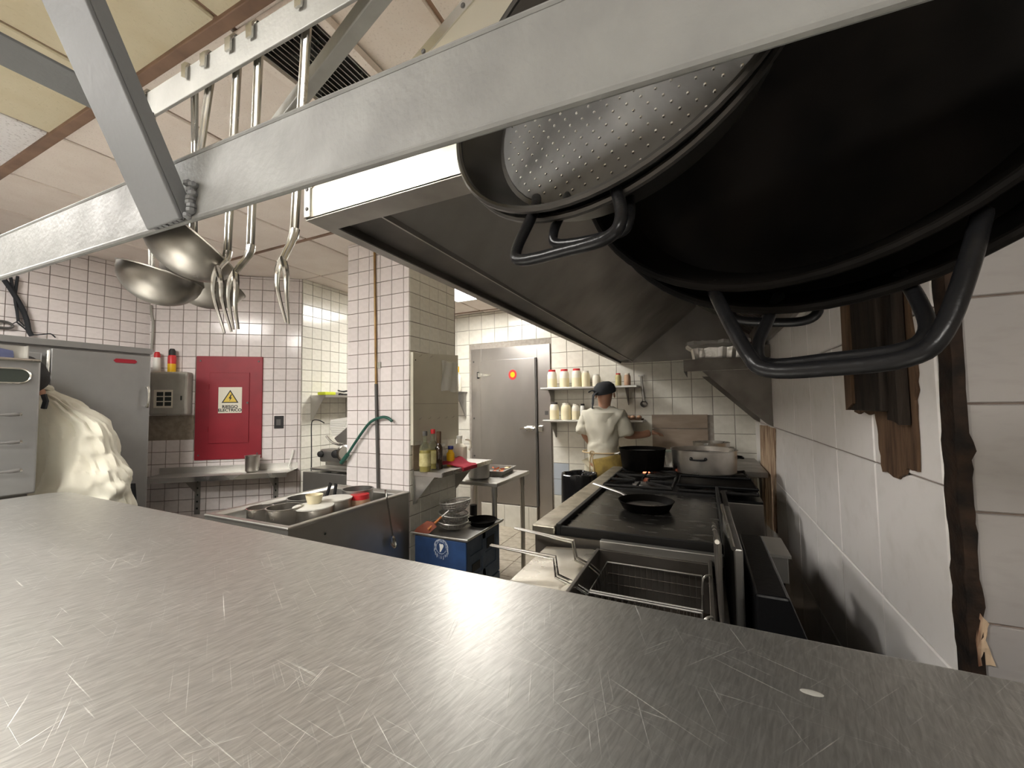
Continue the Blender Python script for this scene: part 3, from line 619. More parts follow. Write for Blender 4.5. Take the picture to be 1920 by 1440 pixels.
# filter bank: sloping baffle filters
n = 8; fy0 = HN+rw+.01; fl_len = (YB-.04-fy0)/n
fa, fb_ = V((XI+.01, 0, ZI)), V((XR-.03, 0, 2.04)); fd = (fb_-fa).normalized(); fn = V((fd.z, 0, -fd.x))
if fn.z > 0: fn = -fn
for k in range(n):
    y0, y1 = fy0+k*fl_len+.004, fy0+(k+1)*fl_len-.004
    fr = MB()
    fr.prism([fa+V((0, y0, 0))-fn*.022, fb_+V((0, y0, 0))-fn*.022, fb_+V((0, y1, 0))-fn*.022, fa+V((0, y1, 0))-fn*.022], -fn*.003)
    fobj = fr.build('filter', 'steel_grimy', hd)
    bk = MB(); bk.prism([fa+V((0, y0+.02, 0))-fn*.018, fb_+V((0, y0+.02, 0))-fn*.018, fb_+V((0, y1-.02, 0))-fn*.018, fa+V((0, y1-.02, 0))-fn*.018], -fn*.003); bk.build('filter_back', 'trough', fobj)
    nb = 7; Lf = (fb_-fa).length
    for j in range(nb):
        yy = y0+.035+j*(y1-y0-.07)/(nb-1)
        q = MB(); q.prism([fa+V((0, yy-.012, 0)), fb_+V((0, yy-.012, 0)), fb_+V((0, yy+.012, 0)), fa+V((0, yy+.012, 0))], -fn*.008); q.build('baffle', 'steel_grimy', fobj)
bk = MB(); bk.box((XR-.032, HN+rw, HZ), (XR-.011, YB-.03, 2.06)); bk.build('back_liner', 'hood_in', hd)
# ------------------------------------------------------------------ shared builders
def text_mesh(name, body, size, M_, mat, parent, ext=.0004, bold=0.):
    cu = bpy.data.curves.new(name, 'FONT'); cu.body = body; cu.size = size; cu.extrude = ext; cu.align_x = 'CENTER'; cu.offset = bold; cu.resolution_u = 3
    tmp = bpy.data.objects.new('tmp', cu); COL.objects.link(tmp)
    dg = bpy.context.evaluated_depsgraph_get(); me = bpy.data.meshes.new_from_object(tmp.evaluated_get(dg)); bpy.data.objects.remove(tmp)
    org = ORG.get(parent.name, V((0, 0, 0))); me.transform(Matrix.Translation(-org) @ M_)
    me.materials.clear(); me.materials.append(MT[mat]); o = bpy.data.objects.new(name, me); COL.objects.link(o); o.parent = parent; ORG[o.name] = org; return o
def pot_prof(r, h, t_=.003, flare=1.0, lip=.004):
    rb = r/flare
    return [(0, 0), (rb-.012, 0), (rb, .012), (r, h-.004), (r+lip, h-.002), (r+lip, h+.001), (r-t_, h+.001), (r-t_, h-.006), (rb-t_, .014), (rb-.014, .004), (0, .004)]
def loop(mb, c, out, wdt, ext, r, up_=0.):
    c, out = V(c), V(out).normalized(); sd = V((-out.y, out.x, 0)); u_ = V((0, 0, up_))
    mb.tube(smoothpts([c-sd*wdt, c-sd*wdt+out*ext*.8+u_*.6, c-sd*wdt*.5+out*ext+u_, c+sd*wdt*.5+out*ext+u_, c+sd*wdt+out*ext*.8+u_*.6, c+sd*wdt], 4), r, 8)
def pot(name, c, r, h, mat, label, cat='pot', group=None, flare=1.03, handles=None, hm=None, fill=None, fillmat=None, lip=.004):
    t = thing(name, c, label, cat, group); c = V(c)
    MB().lathe(pot_prof(r, h, flare=flare, lip=lip), c, 40).build('body', mat, t)
    if handles is not None:
        for a in handles:
            o = V((math.cos(a), math.sin(a), 0)); k = MB(); loop(k, c+o*(r-.001)+V((0, 0, h*.72)), o, min(.045, r*.28), .035, .006, -.006); k.build('handle', hm or mat, t)
            for s_ in (-1, 1):
                q = MB(); q.lathe([(0, -.002), (.011, -.002), (.010, .003), (0, .004)], rot_to(o, c+o*(r-.001)+V((-o.y, o.x, 0))*s_*min(.045, r*.28)+V((0, 0, h*.72))), 10); q.build('rivet', hm or mat, t)
    if fill: MB().lathe([(0, h*fill), (r-.004, h*fill)], c, 32).build('contents', fillmat, t)
    return t
def tubeleg(mb, x, y, z0, z1, r=.02): mb.lathe([(0, z0), (r*.9, z0), (r*.9, z0+.03), (r, z0+.03), (r, z1-.09), (r*1.25, z1-.08), (r*1.25, z1), (0, z1)], (x, y, 0), 14)
def PD(x, y, d): return CAMP + ray(x, y)*d

# ------------------------------------------------------------------ refrigerator on the left
FX, FY1, FZ = -3.5, 1.52, 1.849
t = thing('refrigerator', (-3.8, .7, 0), 'tall grey steel refrigerator standing against the left tiled wall', 'refrigerator')
MB().box((-4.08, -.45, .1), (FX-.03, FY1, FZ)).build('cabinet', 'fridge_steel', t, bevel=.004) if MT.setdefault('fridge_steel', pm('grey_fridge_steel', (.36, .36, .355), .38, .75, col2=(.31, .31, .305), vscale=4, rvar=.05)) else None
y0, y1 = PX(88, 800, FX).y, PX(278, 800, FX).y
d_ = MB().box((FX-.03, y0, .18), (FX+.012, y1, PX(278, 668, FX).z)).build('door', 'fridge_steel', t, bevel=.006)
h_ = MB(); q0, q1 = PX(279, 727, FX+.02), PX(279, 762, FX+.02)
h_.tube(smoothpts([V((FX+.01, y1-.02, q0.z)), V((FX+.035, y1-.02, q0.z-.008)), V((FX+.035, y1-.02, q1.z+.008)), V((FX+.01, y1-.02, q1.z)),], 3), .008, 8); h_.build('handle', 'steel_bright', d_)
q0, q1 = PX(213, 672, FX+.013), PX(257, 682, FX+.013)
bd = MB(); zc_, hh = (q0.z+q1.z)/2, .013
bd.prism([(FX+.0125, q0.y, zc_), (FX+.0125, q0.y+.012, zc_-hh), (FX+.0125, q1.y-.012, zc_-hh), (FX+.0125, q1.y, zc_), (FX+.0125, q1.y-.012, zc_+hh), (FX+.0125, q0.y+.012, zc_+hh)], (.003, 0, 0)); bd.build('badge', 'red_panel', d_, label='dark red name badge')
hg = MB(); hg.tube([V((FX+.012, y0-.012, PX(86, 700, FX).z)), V((FX+.012, y0-.012, PX(86, 657, FX).z))], .009, 8); hg.build('hinge', 'steel_bright', t)
hg = MB().box((FX-.03, -.3, .18), (FX+.012, y0-.035, PX(60, 660, FX).z)); hg.build('door', 'fridge_steel', t, bevel=.006)
MB().box((FX-.03, -.45, PX(278, 664, FX).z), (FX-.002, FY1, FZ)).build('top_grille', 'fridge_steel', t, bevel=.003)
for yy in (-.38, 1.45):
    for xx in (-4.0, -3.6): MB().lathe([(0, 0), (.03, 0), (.022, .1), (0, .1)], (xx, yy, 0), 12).build('foot', 'rubber', t)
# cables and strap hanging above the refrigerator
XW = XL+.03
t = thing('hanging_cable_bundle', PX(55, 630, XW), 'black cable bundle tied and hanging down the tiles above the refrigerator', 'cable')
for nm, pts, r in (('thick_cable', [(8, 525), (22, 545), (40, 575), (50, 600), (54, 620), (60, 630)], .020), ('thin_cable', [(33, 518), (30, 540), (28, 560), (32, 585), (34, 602)], .011), ('cable_end', [(20, 520), (24, 540), (30, 560), (42, 585)], .012)):
    k = MB(); k.tube(smoothpts([PX(x, y, XW) for x, y in pts], 4), r, 8, flat=(1, .7)); k.build(nm, 'black_cloth', t)
t = thing('wire', PX(80, 626, XW), 'thin black wire curling along the top of the refrigerator', 'wire')
k = MB(); k.tube(smoothpts([PX(x, y, XW) for x, y in ((30, 603), (45, 615), (60, 627), (80, 627), (95, 626), (104, 633))], 4), .004, 6); k.build('strand', 'black_cloth', t)
k = MB(); k.tube(smoothpts([PX(x, y, XW) for x, y in ((22, 608), (30, 604), (36, 602), (46, 612))], 4), .003, 6); k.build('strand', 'black_cloth', t)
t = thing('metal_spring_clip', PX(10, 612, XW), 'small dark metal clip hanging at the left edge above the refrigerator', 'clip')
k = MB(); k.tube(smoothpts([PX(x, y, XW) for x, y in ((-12, 604), (2, 602), (18, 606), (24, 612), (16, 615), (0, 614), (-12, 614))], 4), .008, 8); k.build('clip_body', 'grey_pipe', t)

# ------------------------------------------------------------------ steel dispenser box on the counter
SX = -3.06
t = thing('steel_dispenser_box', (SX-.06, .6, CT), 'upright grey steel box with an oval slot and three hooks at left', 'box')
yb1 = .863; zt = 1.68
MB().box((SX-.12, .3, CT+.004), (SX, yb1, zt)).build('body', 'fridge_steel', t, bevel=.008)
k = MB(); k.tube([(SX+.004, .3, zt-.004), (SX+.004, yb1-.006, zt-.004)], .009, 8); k.build('rolled_edge', 'steel_bright', t)
zs0, zs1 = PX(30, 718, SX).z, PX(30, 691, SX).z; ye = PX(57, 703, SX).y; rr_ = (zs1-zs0)/2; zm = (zs0+zs1)/2
out = [V((SX+.001, ye-rr_+rr_*math.cos(a), zm+rr_*math.sin(a))) for a in [-math.pi/2+math.pi*k/12 for k in range(13)]] + [V((SX+.001, .35+rr_*math.cos(a), zm+rr_*math.sin(a))) for a in [math.pi/2+math.pi*k/12 for k in range(13)]]
MB().prism(out, (.0015, 0, 0)).build('slot', 'slot', t, label='dark oval slot')  # flat dark plate, the opening's shade is put into its colour
k = MB(); k.tube([p+V((.002, 0, 0)) for p in out], .004, 6, closed=True); k.build('slot_rim', 'steel_bright', t)
for yy in (778, 830, 884):
    p = PX(10, yy, SX); e = PX(36, yy, SX+.03)
    k = MB(); k.tube(smoothpts([V((SX, p.y-.08, p.z)), V((SX+.02, p.y-.06, p.z)), V((SX+.03, e.y-.03, p.z)), V((SX+.032, e.y, p.z+.002))], 4), [.006]*8+[.009]*5, 8); k.build('hook', 'grey_pipe', t)
    k = MB(); k.lathe([(0, -.006), (.008, -.004), (.008, .004), (0, .006)], rot_to((0, 1, 0), (SX+.032, e.y+.004, p.z+.002)), 10); k.build('hook_tip', 'steel_bright', t)
t = thing('steel_tray', (SX-.15, .6, zt-.02), 'shallow steel tray holding dark blue cloth behind the oval slot box', 'tray')
tx = SX-.125
k = MB(); yt = PX(55, 660, tx).y; ztp, zbt = PX(40, 647, tx).z, PX(40, 680, tx).z
for a, b in (((tx-.05, .3, zbt), (tx, yt, zbt+.004)), ((tx-.004, .3, zbt+.004), (tx, yt, zbt+.02)), ((tx-.05, .3, zbt+.004), (tx-.047, yt, ztp)), ((tx-.047, yt-.004, zbt+.004), (tx-.004, yt, ztp))): k.box(a, b)
k.build('pan_body', 'steel', t)
t2_ = thing('folded_cloth', (tx-.025, .55, zbt+.004), 'dark blue cloth lying in the steel tray at left', 'cloth')
k = MB(); k.grid(lambda u, v: (tx-.045+.039*u, .32+(yt-.05-.32)*v, zbt+.006+.065*math.sin(math.pi*u)**.5*(.75+.25*math.sin(9*v))), 8, 14); k.build('cloth_folds', 'blue_dark', t2_)
MB().box((tx-.05, .25, CT), (tx+.0, yt, zbt-.001)).build('tray_stand', 'fridge_steel', t)

# ------------------------------------------------------------------ things on the slanted wall
def mwbox(a, b): return MB().box(a, b, MW)
u0_, v1_ = RW(371, 668); u1_, v0_ = RW(491, 858)
t = thing('electrical_panel', MW @ V(((u0_+u1_)/2, v0_, .02)), 'red painted steel electrical panel with a warning sign on the tiled wall', 'electrical panel')
mwbox((u0_, v0_, .002), (u1_, v1_, .022)).build('backplate', 'red_panel', t, bevel=.003)
du0, dv1 = RW(396, 699); du1, dv0 = RW(468, 829)
dr = mwbox((du0, dv0, .0225), (du1, dv1, .029)).build('door', 'red_panel', t, bevel=.002)
for vv in (.2, .8):
    vz = dv0+(dv1-dv0)*vv; k = MB(); k.tube([MW @ V((du0-.003, vz-.02, .028)), MW @ V((du0-.003, vz+.02, .028))], .005, 8); k.build('hinge', 'red_panel', dr)
k = MB(); k.lathe([(0, 0), (.008, 0), (.008, .006), (0, .007)], MW @ Matrix.Translation((du1-.012, (dv0+dv1)/2+.04, .029)), 12); k.build('latch', 'grey_pipe', dr)
for uu, vv in ((u0_+.03, v0_+.04), (u1_-.03, v1_-.04), (u0_+.03, v1_-.04), (u1_-.03, v0_+.04)):
    k = MB(); k.lathe([(0, 0), (.007, 0), (.006, .003), (0, .003)], MW @ Matrix.Translation((uu, vv, .022)), 10); k.build('screw', 'grey_pipe', t)
su0, sv1 = RW(410, 726, .03); su1, sv0 = RW(453, 774, .03)
sg = thing('warning_sign', MW @ V(((su0+su1)/2, sv0, .03)), 'cream warning sign with a yellow triangle and black lettering on the red panel', 'sign')
mwbox((su0, sv0, .0295), (su1, sv1, .0315)).build('plate', 'sign_white', sg)
sw, sh = su1-su0, sv1-sv0; sc = (su0+su1)/2
def tri(k, o): return [MW @ V((sc+math.cos(a)*k, sv0+sh*.56+math.sin(a)*k, o)) for a in (math.pi/2, math.pi*7/6, math.pi*11/6)]
MB().prism(tri(sw*.42, .0316), NR*.0005).build('triangle_border', 'black_ink', sg); MB().prism(tri(sw*.33, .0322), NR*.0005).build('triangle', 'sign_yellow', sg)
MB().prism([MW @ V((sc+x*sw, sv0+sh*.56+y*sw, .0328)) for x, y in ((.03, .2), (-.06, .0), (.0, .0), (-.03, -.13), (.08, .05), (.02, .05), (.08, .2))], NR*.0004).build('lightning_bolt', 'black_ink', sg)
text_mesh('lettering', 'RIESGO', sh*.16, MW @ Matrix.Translation((sc, sv0+sh*.19, .0317)), 'black_ink', sg, bold=.0012); text_mesh('lettering', 'ELECTRICO', sh*.155, MW @ Matrix.Translation((sc, sv0+sh*.06, .0317)), 'black_ink', sg, bold=.0012)
# grey enclosure and spray cans
mu0, mv1 = RW(283, 697, .08); mu1, mv0 = RW(352, 778, .08); MD = .10
t = thing('electric_meter_box', MW @ V(((mu0+mu1)/2, mv0, .05)), 'grey enclosure with small dark windows beside the refrigerator', 'meter box')
mwbox((mu0, mv0, .003), (mu1, mv1, MD)).build('housing', 'grey_box', t, bevel=.015)
for i in range(2):
    for j in range(3):
        uu = mu0+.055+i*.055; vv = mv0+.075+j*.040; mwbox((uu, vv, MD), (uu+.045, vv+.032, MD+.002)).build('window', 'slot', t)
mwbox((mu0+.035, mv0+.06, MD), (mu0+.165, mv0+.205, MD+.0012)).build('window_plate', 'sign_white', t)
mwbox((mu1-.055, mv0+.06, MD), (mu1-.02, mv1-.04, MD+.004)).build('latch_plate', 'grey_box', t); mwbox((mu1-.042, mv0+.12, MD+.004), (mu1-.032, mv0+.155, MD+.008)).build('latch', 'slot', t)
def can(px, pb, ptop, r, cols, label, off):
    u, v = RW(px, pb, off); h = RW(px, ptop, off)[1]-mv1; c = MW @ V((u, mv1, off)); t = thing('spray_can', c, label, 'spray can', 'spray cans on the grey box')
    b_, m_, c_ = cols
    MB().lathe([(0, 0), (r, 0), (r, h*.35), (0, h*.35)], c, 20).build('can_body', b_, t); MB().lathe([(r*1.0, h*.35), (r, h*.66), (r*.8, h*.72), (0, h*.72)], c, 20).build('printed_band', m_, t)
    MB().lathe([(r*.8, h*.72), (r*.82, h*.9), (r*.5, h), (0, h)], c, 20).build('cap', c_, t)
can(322, 694, 654, .028, ('yellow', 'red', 'black_ink'), 'yellow and red spray can with a black cap on the grey box', .055)
can(294, 694, 660, .026, ('white_plastic', 'white_plastic', 'red'), 'white spray can with a red cap next to the refrigerator', .055)
# grey conduit at the wall corner, switch
t = thing('wall_conduit', A+V((.02, -.02, 1.85)), 'thin grey conduit running down the wall corner to the refrigerator', 'conduit')
k = MB(); cx_ = [PP(x, y, A+NR*.02, NR) for x, y in ((283, 572), (284, 590), (287, 605), (286, 630), (284, 660))]; k.tube(smoothpts(cx_, 4), .009, 8); k.build('pipe', 'grey_box', t)
su, sv = RW(515, 780); su2, sv2 = RW(532, 803)
t = thing('wall_switch', MW @ V((su, sv2, .01)), 'black wall switch between the red panel and the wall corner', 'switch')
mwbox((su, sv2, .006), (su2, sv, .014)).build('plate', 'black_ink', t, bevel=.002); mwbox((su+.018, sv2+.028, .014), (su2-.018, sv-.028, .019)).build('rocker', 'grey_pipe', t, bevel=.001)
# steel wall shelf with brackets, pot
SD = .26
a0, b0_ = RW(290, 905, SD); a1, b1_ = RW(540, 889, SD); zs = (b0_+b1_)/2+.02
sh_ = thing('wall_shelf', MW @ V(((a0+a1)/2, zs-.03, .1)), 'steel wall shelf below the red electrical panel', 'shelf')
a1w = RW(566, 872)[0]-.03
pl = MB(); pl.prism([MW @ V(p) for p in ((a0-.1, zs, .004), (a1w, zs, .004), (a1w-.02, zs, SD), (a0-.1, zs, SD))], (0, 0, -.004)); pl.build('shelf_plate', 'steel', sh_)
mwbox((a0-.1, zs-.035, SD), (a1w-.02, zs+.003, SD+.004)).build('front_edge', 'steel_bright', sh_)
mwbox((a0-.1, zs, .004), (a1w, zs+.05, .008)).build('upstand', 'steel', sh_)
for px in (370, 516):
    uu = RW(px, 900)[0]; k = MB(); k.prism([MW @ V(p) for p in ((uu, zs-.004, .008), (uu, zs-.02, SD*.9), (uu, zs-.16, .03), (uu, zs-.2, .008))], DD*.003); k.build('bracket', 'steel', sh_)
    mwbox((uu-.012, zs-.34, .007), (uu+.028, zs-.004, .012)).build('wall_strip', 'steel_dull', sh_)
    for j in range(5): mwbox((uu, zs-.30+j*.055, .012), (uu+.014, zs-.285+j*.055, .0125)).build('strip_slot', 'slot', sh_)
pu, pz = RW(473, 880, .13); c = MW @ V((pu, zs+.001, .13))
pot('steel_pot', c, .055, .135, 'alu', 'tall dented steel pot on the wall shelf below the red panel', flare=1.12)
t = thing('dish_brush', MW @ V((RW(545, 868)[0], zs+.001, .03)), 'white brush leaning on the tiles at the right end of the wall shelf', 'brush')
k = MB(); k.tube([MW @ V((RW(540, 872, .05)[0], zs+.006, .05)), MW @ V((RW(546, 855, .02)[0], zs+.09, .02))], .006, 8); k.build('handle', 'white_plastic', t)
k = MB(); k.tube([MW @ V((RW(546, 855, .02)[0], zs+.085, .022)), MW @ V((RW(550, 843, .014)[0], zs+.16, .016))], .011, 8, flat=(1, .6)); k.build('head', 'white_plastic', t)

# ------------------------------------------------------------------ slicer corner
t = thing('wall_shelf', (XS+.1, 2.75, 1.52), 'small wall shelf high up between the slanted wall and the pillar', 'shelf')
zsh = 1.53
MB().box((XS+.001, 2.55, zsh-.02), (XS+.2, 3.05, zsh)).build('shelf_plate', 'steel', t)
for yy in (2.555, 2.95):
    k = MB(); k.prism([(XS+.008, yy, zsh-.02), (XS+.18, yy, zsh-.02), (XS+.15, yy, zsh-.06), (XS+.03, yy, zsh-.23), (XS+.008, yy, zsh-.23)], (0, .003, 0)); k.build('bracket', 'steel', t)
t = thing('sponge', (XS+.1, 2.63, zsh+.001), 'lime yellow sponge on the small wall shelf', 'sponge'); MB().box((XS+.06, 2.58, zsh+.001), (XS+.16, 2.70, zsh+.03)).build('sponge_pad', 'lime', t, bevel=.008)
t = thing('cable_coil', (XS+.1, 2.88, zsh+.001), 'coiled black and white cables on the small wall shelf', 'cable')
for j, mm in enumerate(('rubber', 'white_plastic', 'rubber')):
    k = MB(); k.tube([V((XS+.1+.05*math.cos(a)*(1+.2*j), 2.88+.08*math.sin(a), zsh+.012+j*.016+.006*math.sin(3*a+j))) for a in [2*math.pi*i/20 for i in range(20)]], .007, 6, closed=True); k.build('coil', mm, t)
SY = 2.36
def sp(x, y, dy=0): return PY(x, y, SY+dy)
# stand
st_ = thing('slicer_stand', (sp(610, 900).x, SY+.1, 0), 'sloping steel stand under the meat slicer', 'stand')
pa, pb, pc, pd = sp(572, 858), sp(600, 853), sp(655, 890), sp(568, 905)
k = MB(); k.prism([V((pa.x, SY-.02, .3)), V((sp(668, 900).x, SY-.02, .3)), V((sp(668, 900).x, SY-.02, pc.z)), V((pa.x, SY-.02, pc.z)), ], (0, .30, 0)); k.build('cabinet', 'steel', st_, bevel=.004)
k = MB(); k.box((pa.x, SY+.2, pc.z), (sp(668, 900).x, SY+.28, pa.z)); k.build('back_panel', 'steel', st_, bevel=.006)
for xx in (pa.x+.03, sp(660, 900).x):
    for yy in (SY+.02, SY+.24): k = MB(); tubeleg(k, xx, yy, 0, .3, .018); k.build('leg', 'steel_dull', st_)
zp = pc.z
sl = thing('meat_slicer', (sp(625, 870).x, SY+.05, zp), 'white and grey electric meat slicer beside the tiled pillar', 'meat slicer')
k = MB(); a, b = sp(585, 876), sp(660, 876); k.prism([V((a.x, SY-.02, a.z)), V((b.x, SY-.02, a.z)), V((b.x, SY+.14, a.z)), V((a.x, SY+.14, a.z))], (0, 0, -.018)); k.build('base_plate', 'steel', sl, bevel=.005)
k = MB(); q = sp(622, 890); k.lathe([(0, zp), (.05, zp), (.045, zp+.01), (.012, zp+.02), (.012, a.z-.017), (0, a.z-.017)], (q.x, SY+.06, 0), 16); k.build('pedestal', 'steel', sl)
a, b = sp(598, 842), sp(664, 868); k = MB(); k.box((a.x, SY, b.z-.01), (b.x, SY+.13, a.z)); k.build('motor_housing', 'steel', sl, bevel=.02, bseg=4)
for px, r in ((602, .026), (630, .034)):
    q = sp(px+1, 851, -.0); k = MB(); k.lathe([(0, 0), (r, 0), (r*.9, .022), (r*.4, .026), (0, .026)], rot_to((.3, -1, 0), (q.x, SY-.002, q.z)), 20); k.build('knob', 'rubber', sl)
q = sp(650, 850); k = MB(); k.lathe([(0, 0), (.07, 0), (.07, .01), (.055, .016), (.05, .01), (0, .01)], rot_to((.3, -1, 0), (q.x, SY-.012, q.z)), 28); k.build('blade_ring', 'steel_bright', sl)
k = MB(); tp = [sp(608, 788), sp(668, 778), sp(668, 800), sp(632, 820), sp(612, 818), sp(606, 800)]
k.prism([V((p.x, SY+.06, p.z)) for p in tp], (0, .05, 0)); k.build('carriage_plate', 'white_plastic', sl, bevel=.004)
for j in range(9):
    y_ = 791+j*3.4; a, b = sp(609, y_), sp(640-j*1.2, y_-1.5); k = MB(); k.tube([V((a.x, SY+.058, a.z)), V((b.x, SY+.058, b.z))], .0035, 6); k.build('rib', 'white_plastic', sl)
k = MB(); tp = [sp(622, 822), sp(650, 798), sp(668, 798), sp(668, 826), sp(640, 832), sp(628, 830)]
k.prism([V((p.x, SY+.02, p.z)) for p in tp], (0, .05, 0)); k.build('food_tray', 'steel', sl, bevel=.006)
k = MB(); k.tube(smoothpts([V((sp(x, y).x, SY+.01, sp(x, y).z)) for x, y in ((610, 818), (622, 830), (640, 834), (668, 828))], 4), .009, 8); k.build('tray_rail', 'steel_bright', sl)
k = MB(); k.tube(smoothpts([sp(x, y, .02) for x, y in ((608, 793), (598, 788), (588, 788), (584, 796), (584, 830), (584, 870), (584, 890), (592, 903), (605, 906), (618, 897), (624, 882))], 4), .0045, 6); k.build('power_cord', 'rubber', sl)

# ------------------------------------------------------------------ pillar: pipe, hose, board, shelf
t = thing('wall_pipe', (PY(708, 900, PYA).x, PYA-.02, .86), 'vertical pipe on the front of the tiled pillar, brass above and dark grey below', 'pipe')
p1_, p2_, p3_ = PY(702, 470, PYA-.018), PY(705, 720, PYA-.018), PY(709, 918, PYA-.018); p1_.z = CEIL-.005
k = MB(); k.tube([p1_, p2_], .008, 10); k.build('upper_pipe', 'brass', t); k = MB(); k.tube([p2_, p3_], .0105, 10); k.build('lower_pipe', 'grey_pipe', t)
k = MB(); q = PY(704, 685, PYA-.012); k.box((q.x+.012, PYA-.014, q.z-.02), (q.x+.045, PYA-.007, q.z+.02)); k.build('pipe_clip', 'grey_box', t)
t = thing('green_hose', PY(648, 868, PYA-.035), 'dark green hose curving over the front of the tiled pillar', 'hose')
k = MB(); k.tube(smoothpts([PY(x, y, PYA-.036) for x, y in ((640, 868), (650, 855), (662, 836), (678, 812), (692, 794), (704, 786), (718, 782), (728, 784), (735, 790))], 5), .0095, 10); k.build('hose_tube', 'hose', t)
k = MB(); k.tube([PY(640, 868, PYA-.036), PY(652, 852, PYA-.036)], .015, 10); k.build('hose_clamp', 'hose', t)
XPp = PXB+.007
t = thing('cream_wall_panel', (XPp, 2.38, 1.17), 'cream board fixed on the side of the tiled pillar above the bottles', 'panel')
ya_, yb2 = 2.108, 2.655; MB().prism([(XPp, ya_, PX(769, 828, PXB).z), (XPp, yb2, PX(857, 826, PXB).z+.015), (XPp, yb2, PX(857, 667, PXB).z), (XPp, ya_, PX(769, 662, PXB).z)], (.012, 0, 0)).build('board', 'cream_board', t)
MB().box((XPp, ya_-.004, 1.17), (XPp+.022, ya_+.012, 1.77)).build('edge_strip', 'cream_board', t)
for (x, y) in ((786, 786), (803, 785), (820, 785), (834, 784), (847, 783), (786, 668), (806, 670)):
    q = PX(x, y, XPp+.013); k = MB(); k.tube([q, q+V((.012, .0, .002)), q+V((.016, .01, .012))], .0018, 6); k.build('hook', 'steel_bright', t)
q = PX(779, 675, XPp+.0125); k = MB(); k.lathe([(0, 0), (.005, 0), (.004, .002), (0, .002)], rot_to((1, 0, 0), q), 8); k.build('screw', 'rubber', t)
k = MB().box((XPp, 2.13, PX(790, 757, XPp).z-.001), (XPp+.0125, 2.65, PX(790, 757, XPp).z+.001)); k.build('seam', 'grout', t)
t = thing('brown_backing_board', (XPp, 2.2, 1.0), 'small dark brown board below the cream panel behind the bottles', 'board'); MB().box((XPp, 2.125, 1.01), (XPp+.006, 2.40, 1.165)).build('board', 'board', t)
t = thing('clear_plastic_bag', PX(842, 735, XPp+.05), 'clear plastic bag hanging on the cream board', 'bag')
q0, q1 = PX(828, 676, XPp+.02), PX(860, 735, XPp+.02)
k = MB(); k.grid(lambda u, v: (XPp+.02+.04*math.sin(math.pi*u)*(.4+.6*v)+.006*math.sin(17*u+5*v), q0.y+(q1.y-q0.y)*u, q0.z+(q1.z-q0.z)*v+.006*math.sin(11*u)), 14, 10); k.build('bag_film', 'plastic_bag', t)
# shelf on the pillar side
SZ, SXF, SY0, SY1 = 1.0, -1.485, 2.135, 2.80
t = thing('wall_shelf', (-1.6, 2.4, SZ-.03), 'steel shelf with a triangular bracket on the pillar holding the bottles', 'shelf')
MB().box((PXB+.007, SY0, SZ-.006), (SXF, SY1, SZ)).build('shelf_plate', 'steel', t)
MB().box((SXF-.002, SY0, SZ-.028), (SXF+.004, SY1, SZ+.002)).build('front_edge', 'steel_bright', t, bevel=.002); MB().box((PXB+.01, SY0-.004, SZ-.028), (SXF, SY0, SZ+.002)).build('side_edge', 'steel', t); MB().box((PXB+.007, SY0, SZ), (PXB+.011, 2.64, SZ+.06)).build('upstand', 'steel', t)
for yy in (SY0+.003, 2.62):
    k = MB(); k.prism([(PXB+.008, yy, SZ-.03), (SXF-.06, yy, SZ-.03), (PXB+.012, yy, SZ-.205), (PXB+.008, yy, SZ-.205)], (0, .003, 0)); k.build('bracket', 'steel', t)
MB().box((PXB+.007, SY0-.01, SZ-.21), (PXB+.012, SY0+.035, SZ+.02)).build('mount', 'steel', t)
def onshelf(px, X): p = PX(px, 868, X); return V((X, p.y, SZ+.0005))
def bottle(name, c, r, h, rn, hs, mat, label, cap=None, capm=None, lbl=None, fill=None, fillm=None, sq=1., group='bottles on the pillar shelf', cat='bottle', seg=20):
    t = thing(name, c, label, cat, group)
    MB().lathe([(0, 0), (r*.95, 0), (r, .006), (r, h*hs), (r*.75, h*(hs+.06)), (rn, h*(hs+.13)), (rn, h), (0, h)], c, seg).build('glass_body' if 'glass' in name or mat in ('glass', 'clear') else 'body', mat, t)
    if fill: MB().lathe([(0, .004), (r*.9, .004), (r*.9, h*fill), (0, h*fill)], c, seg).build('contents', fillm, t)
    if lbl: MB().lathe([(r+.0012, h*.15), (r+.0012, h*.48)], c, seg).build('label', lbl, t)
    if cap: MB().lathe([(rn+.003, h-.001-cap), (rn+.004, h), (rn+.003, h+.008), (0, h+.008)], c, 14).build('cap', capm, t)
    return t
bottle('oil_bottle', onshelf(797, -1.62), .036, .25, .012, .62, 'glass', 'large clear bottle with a yellowed pictured label and grey cap on the pillar shelf', .02, 'grey_pipe', 'label', .55, 'oil')
bottle('oil_bottle', onshelf(812, -1.645), .033, .255, .012, .62, 'glass', 'clear bottle with a red cap behind the label bottle on the pillar shelf', .02, 'red', 'label', .5, 'oil')
bottle('sauce_bottle', onshelf(823, -1.61), .026, .24, .012, .58, 'dark_sauce', 'slim bottle of dark sauce with a brown wrapped neck on the pillar shelf', .07, 'wood')
bottle('small_clear_bottle', onshelf(832, -1.64), .018, .15, .008, .7, 'clear', 'small clear bottle right of the dark sauce on the pillar shelf', .01, 'white_plastic')
bottle('mustard_bottle', onshelf(845, -1.61), .028, .13, .016, .66, 'yellow', 'yellow squeeze bottle with a dark blue cap on the pillar shelf', .015, 'blue')
jc = onshelf(862, -1.63); t = bottle('milk_jug', jc, .055, .19, .017, .62, 'milky', 'translucent plastic jug with a moulded handle on the pillar shelf', .012, 'white_plastic', None, None, None, cat='jug')
k = MB(); k.tube(smoothpts([jc+V((.03, .03, .17)), jc+V((.055, .05, .16)), jc+V((.062, .055, .12)), jc+V((.05, .045, .09))], 4), .008, 8); k.build('handle', 'milky', t)
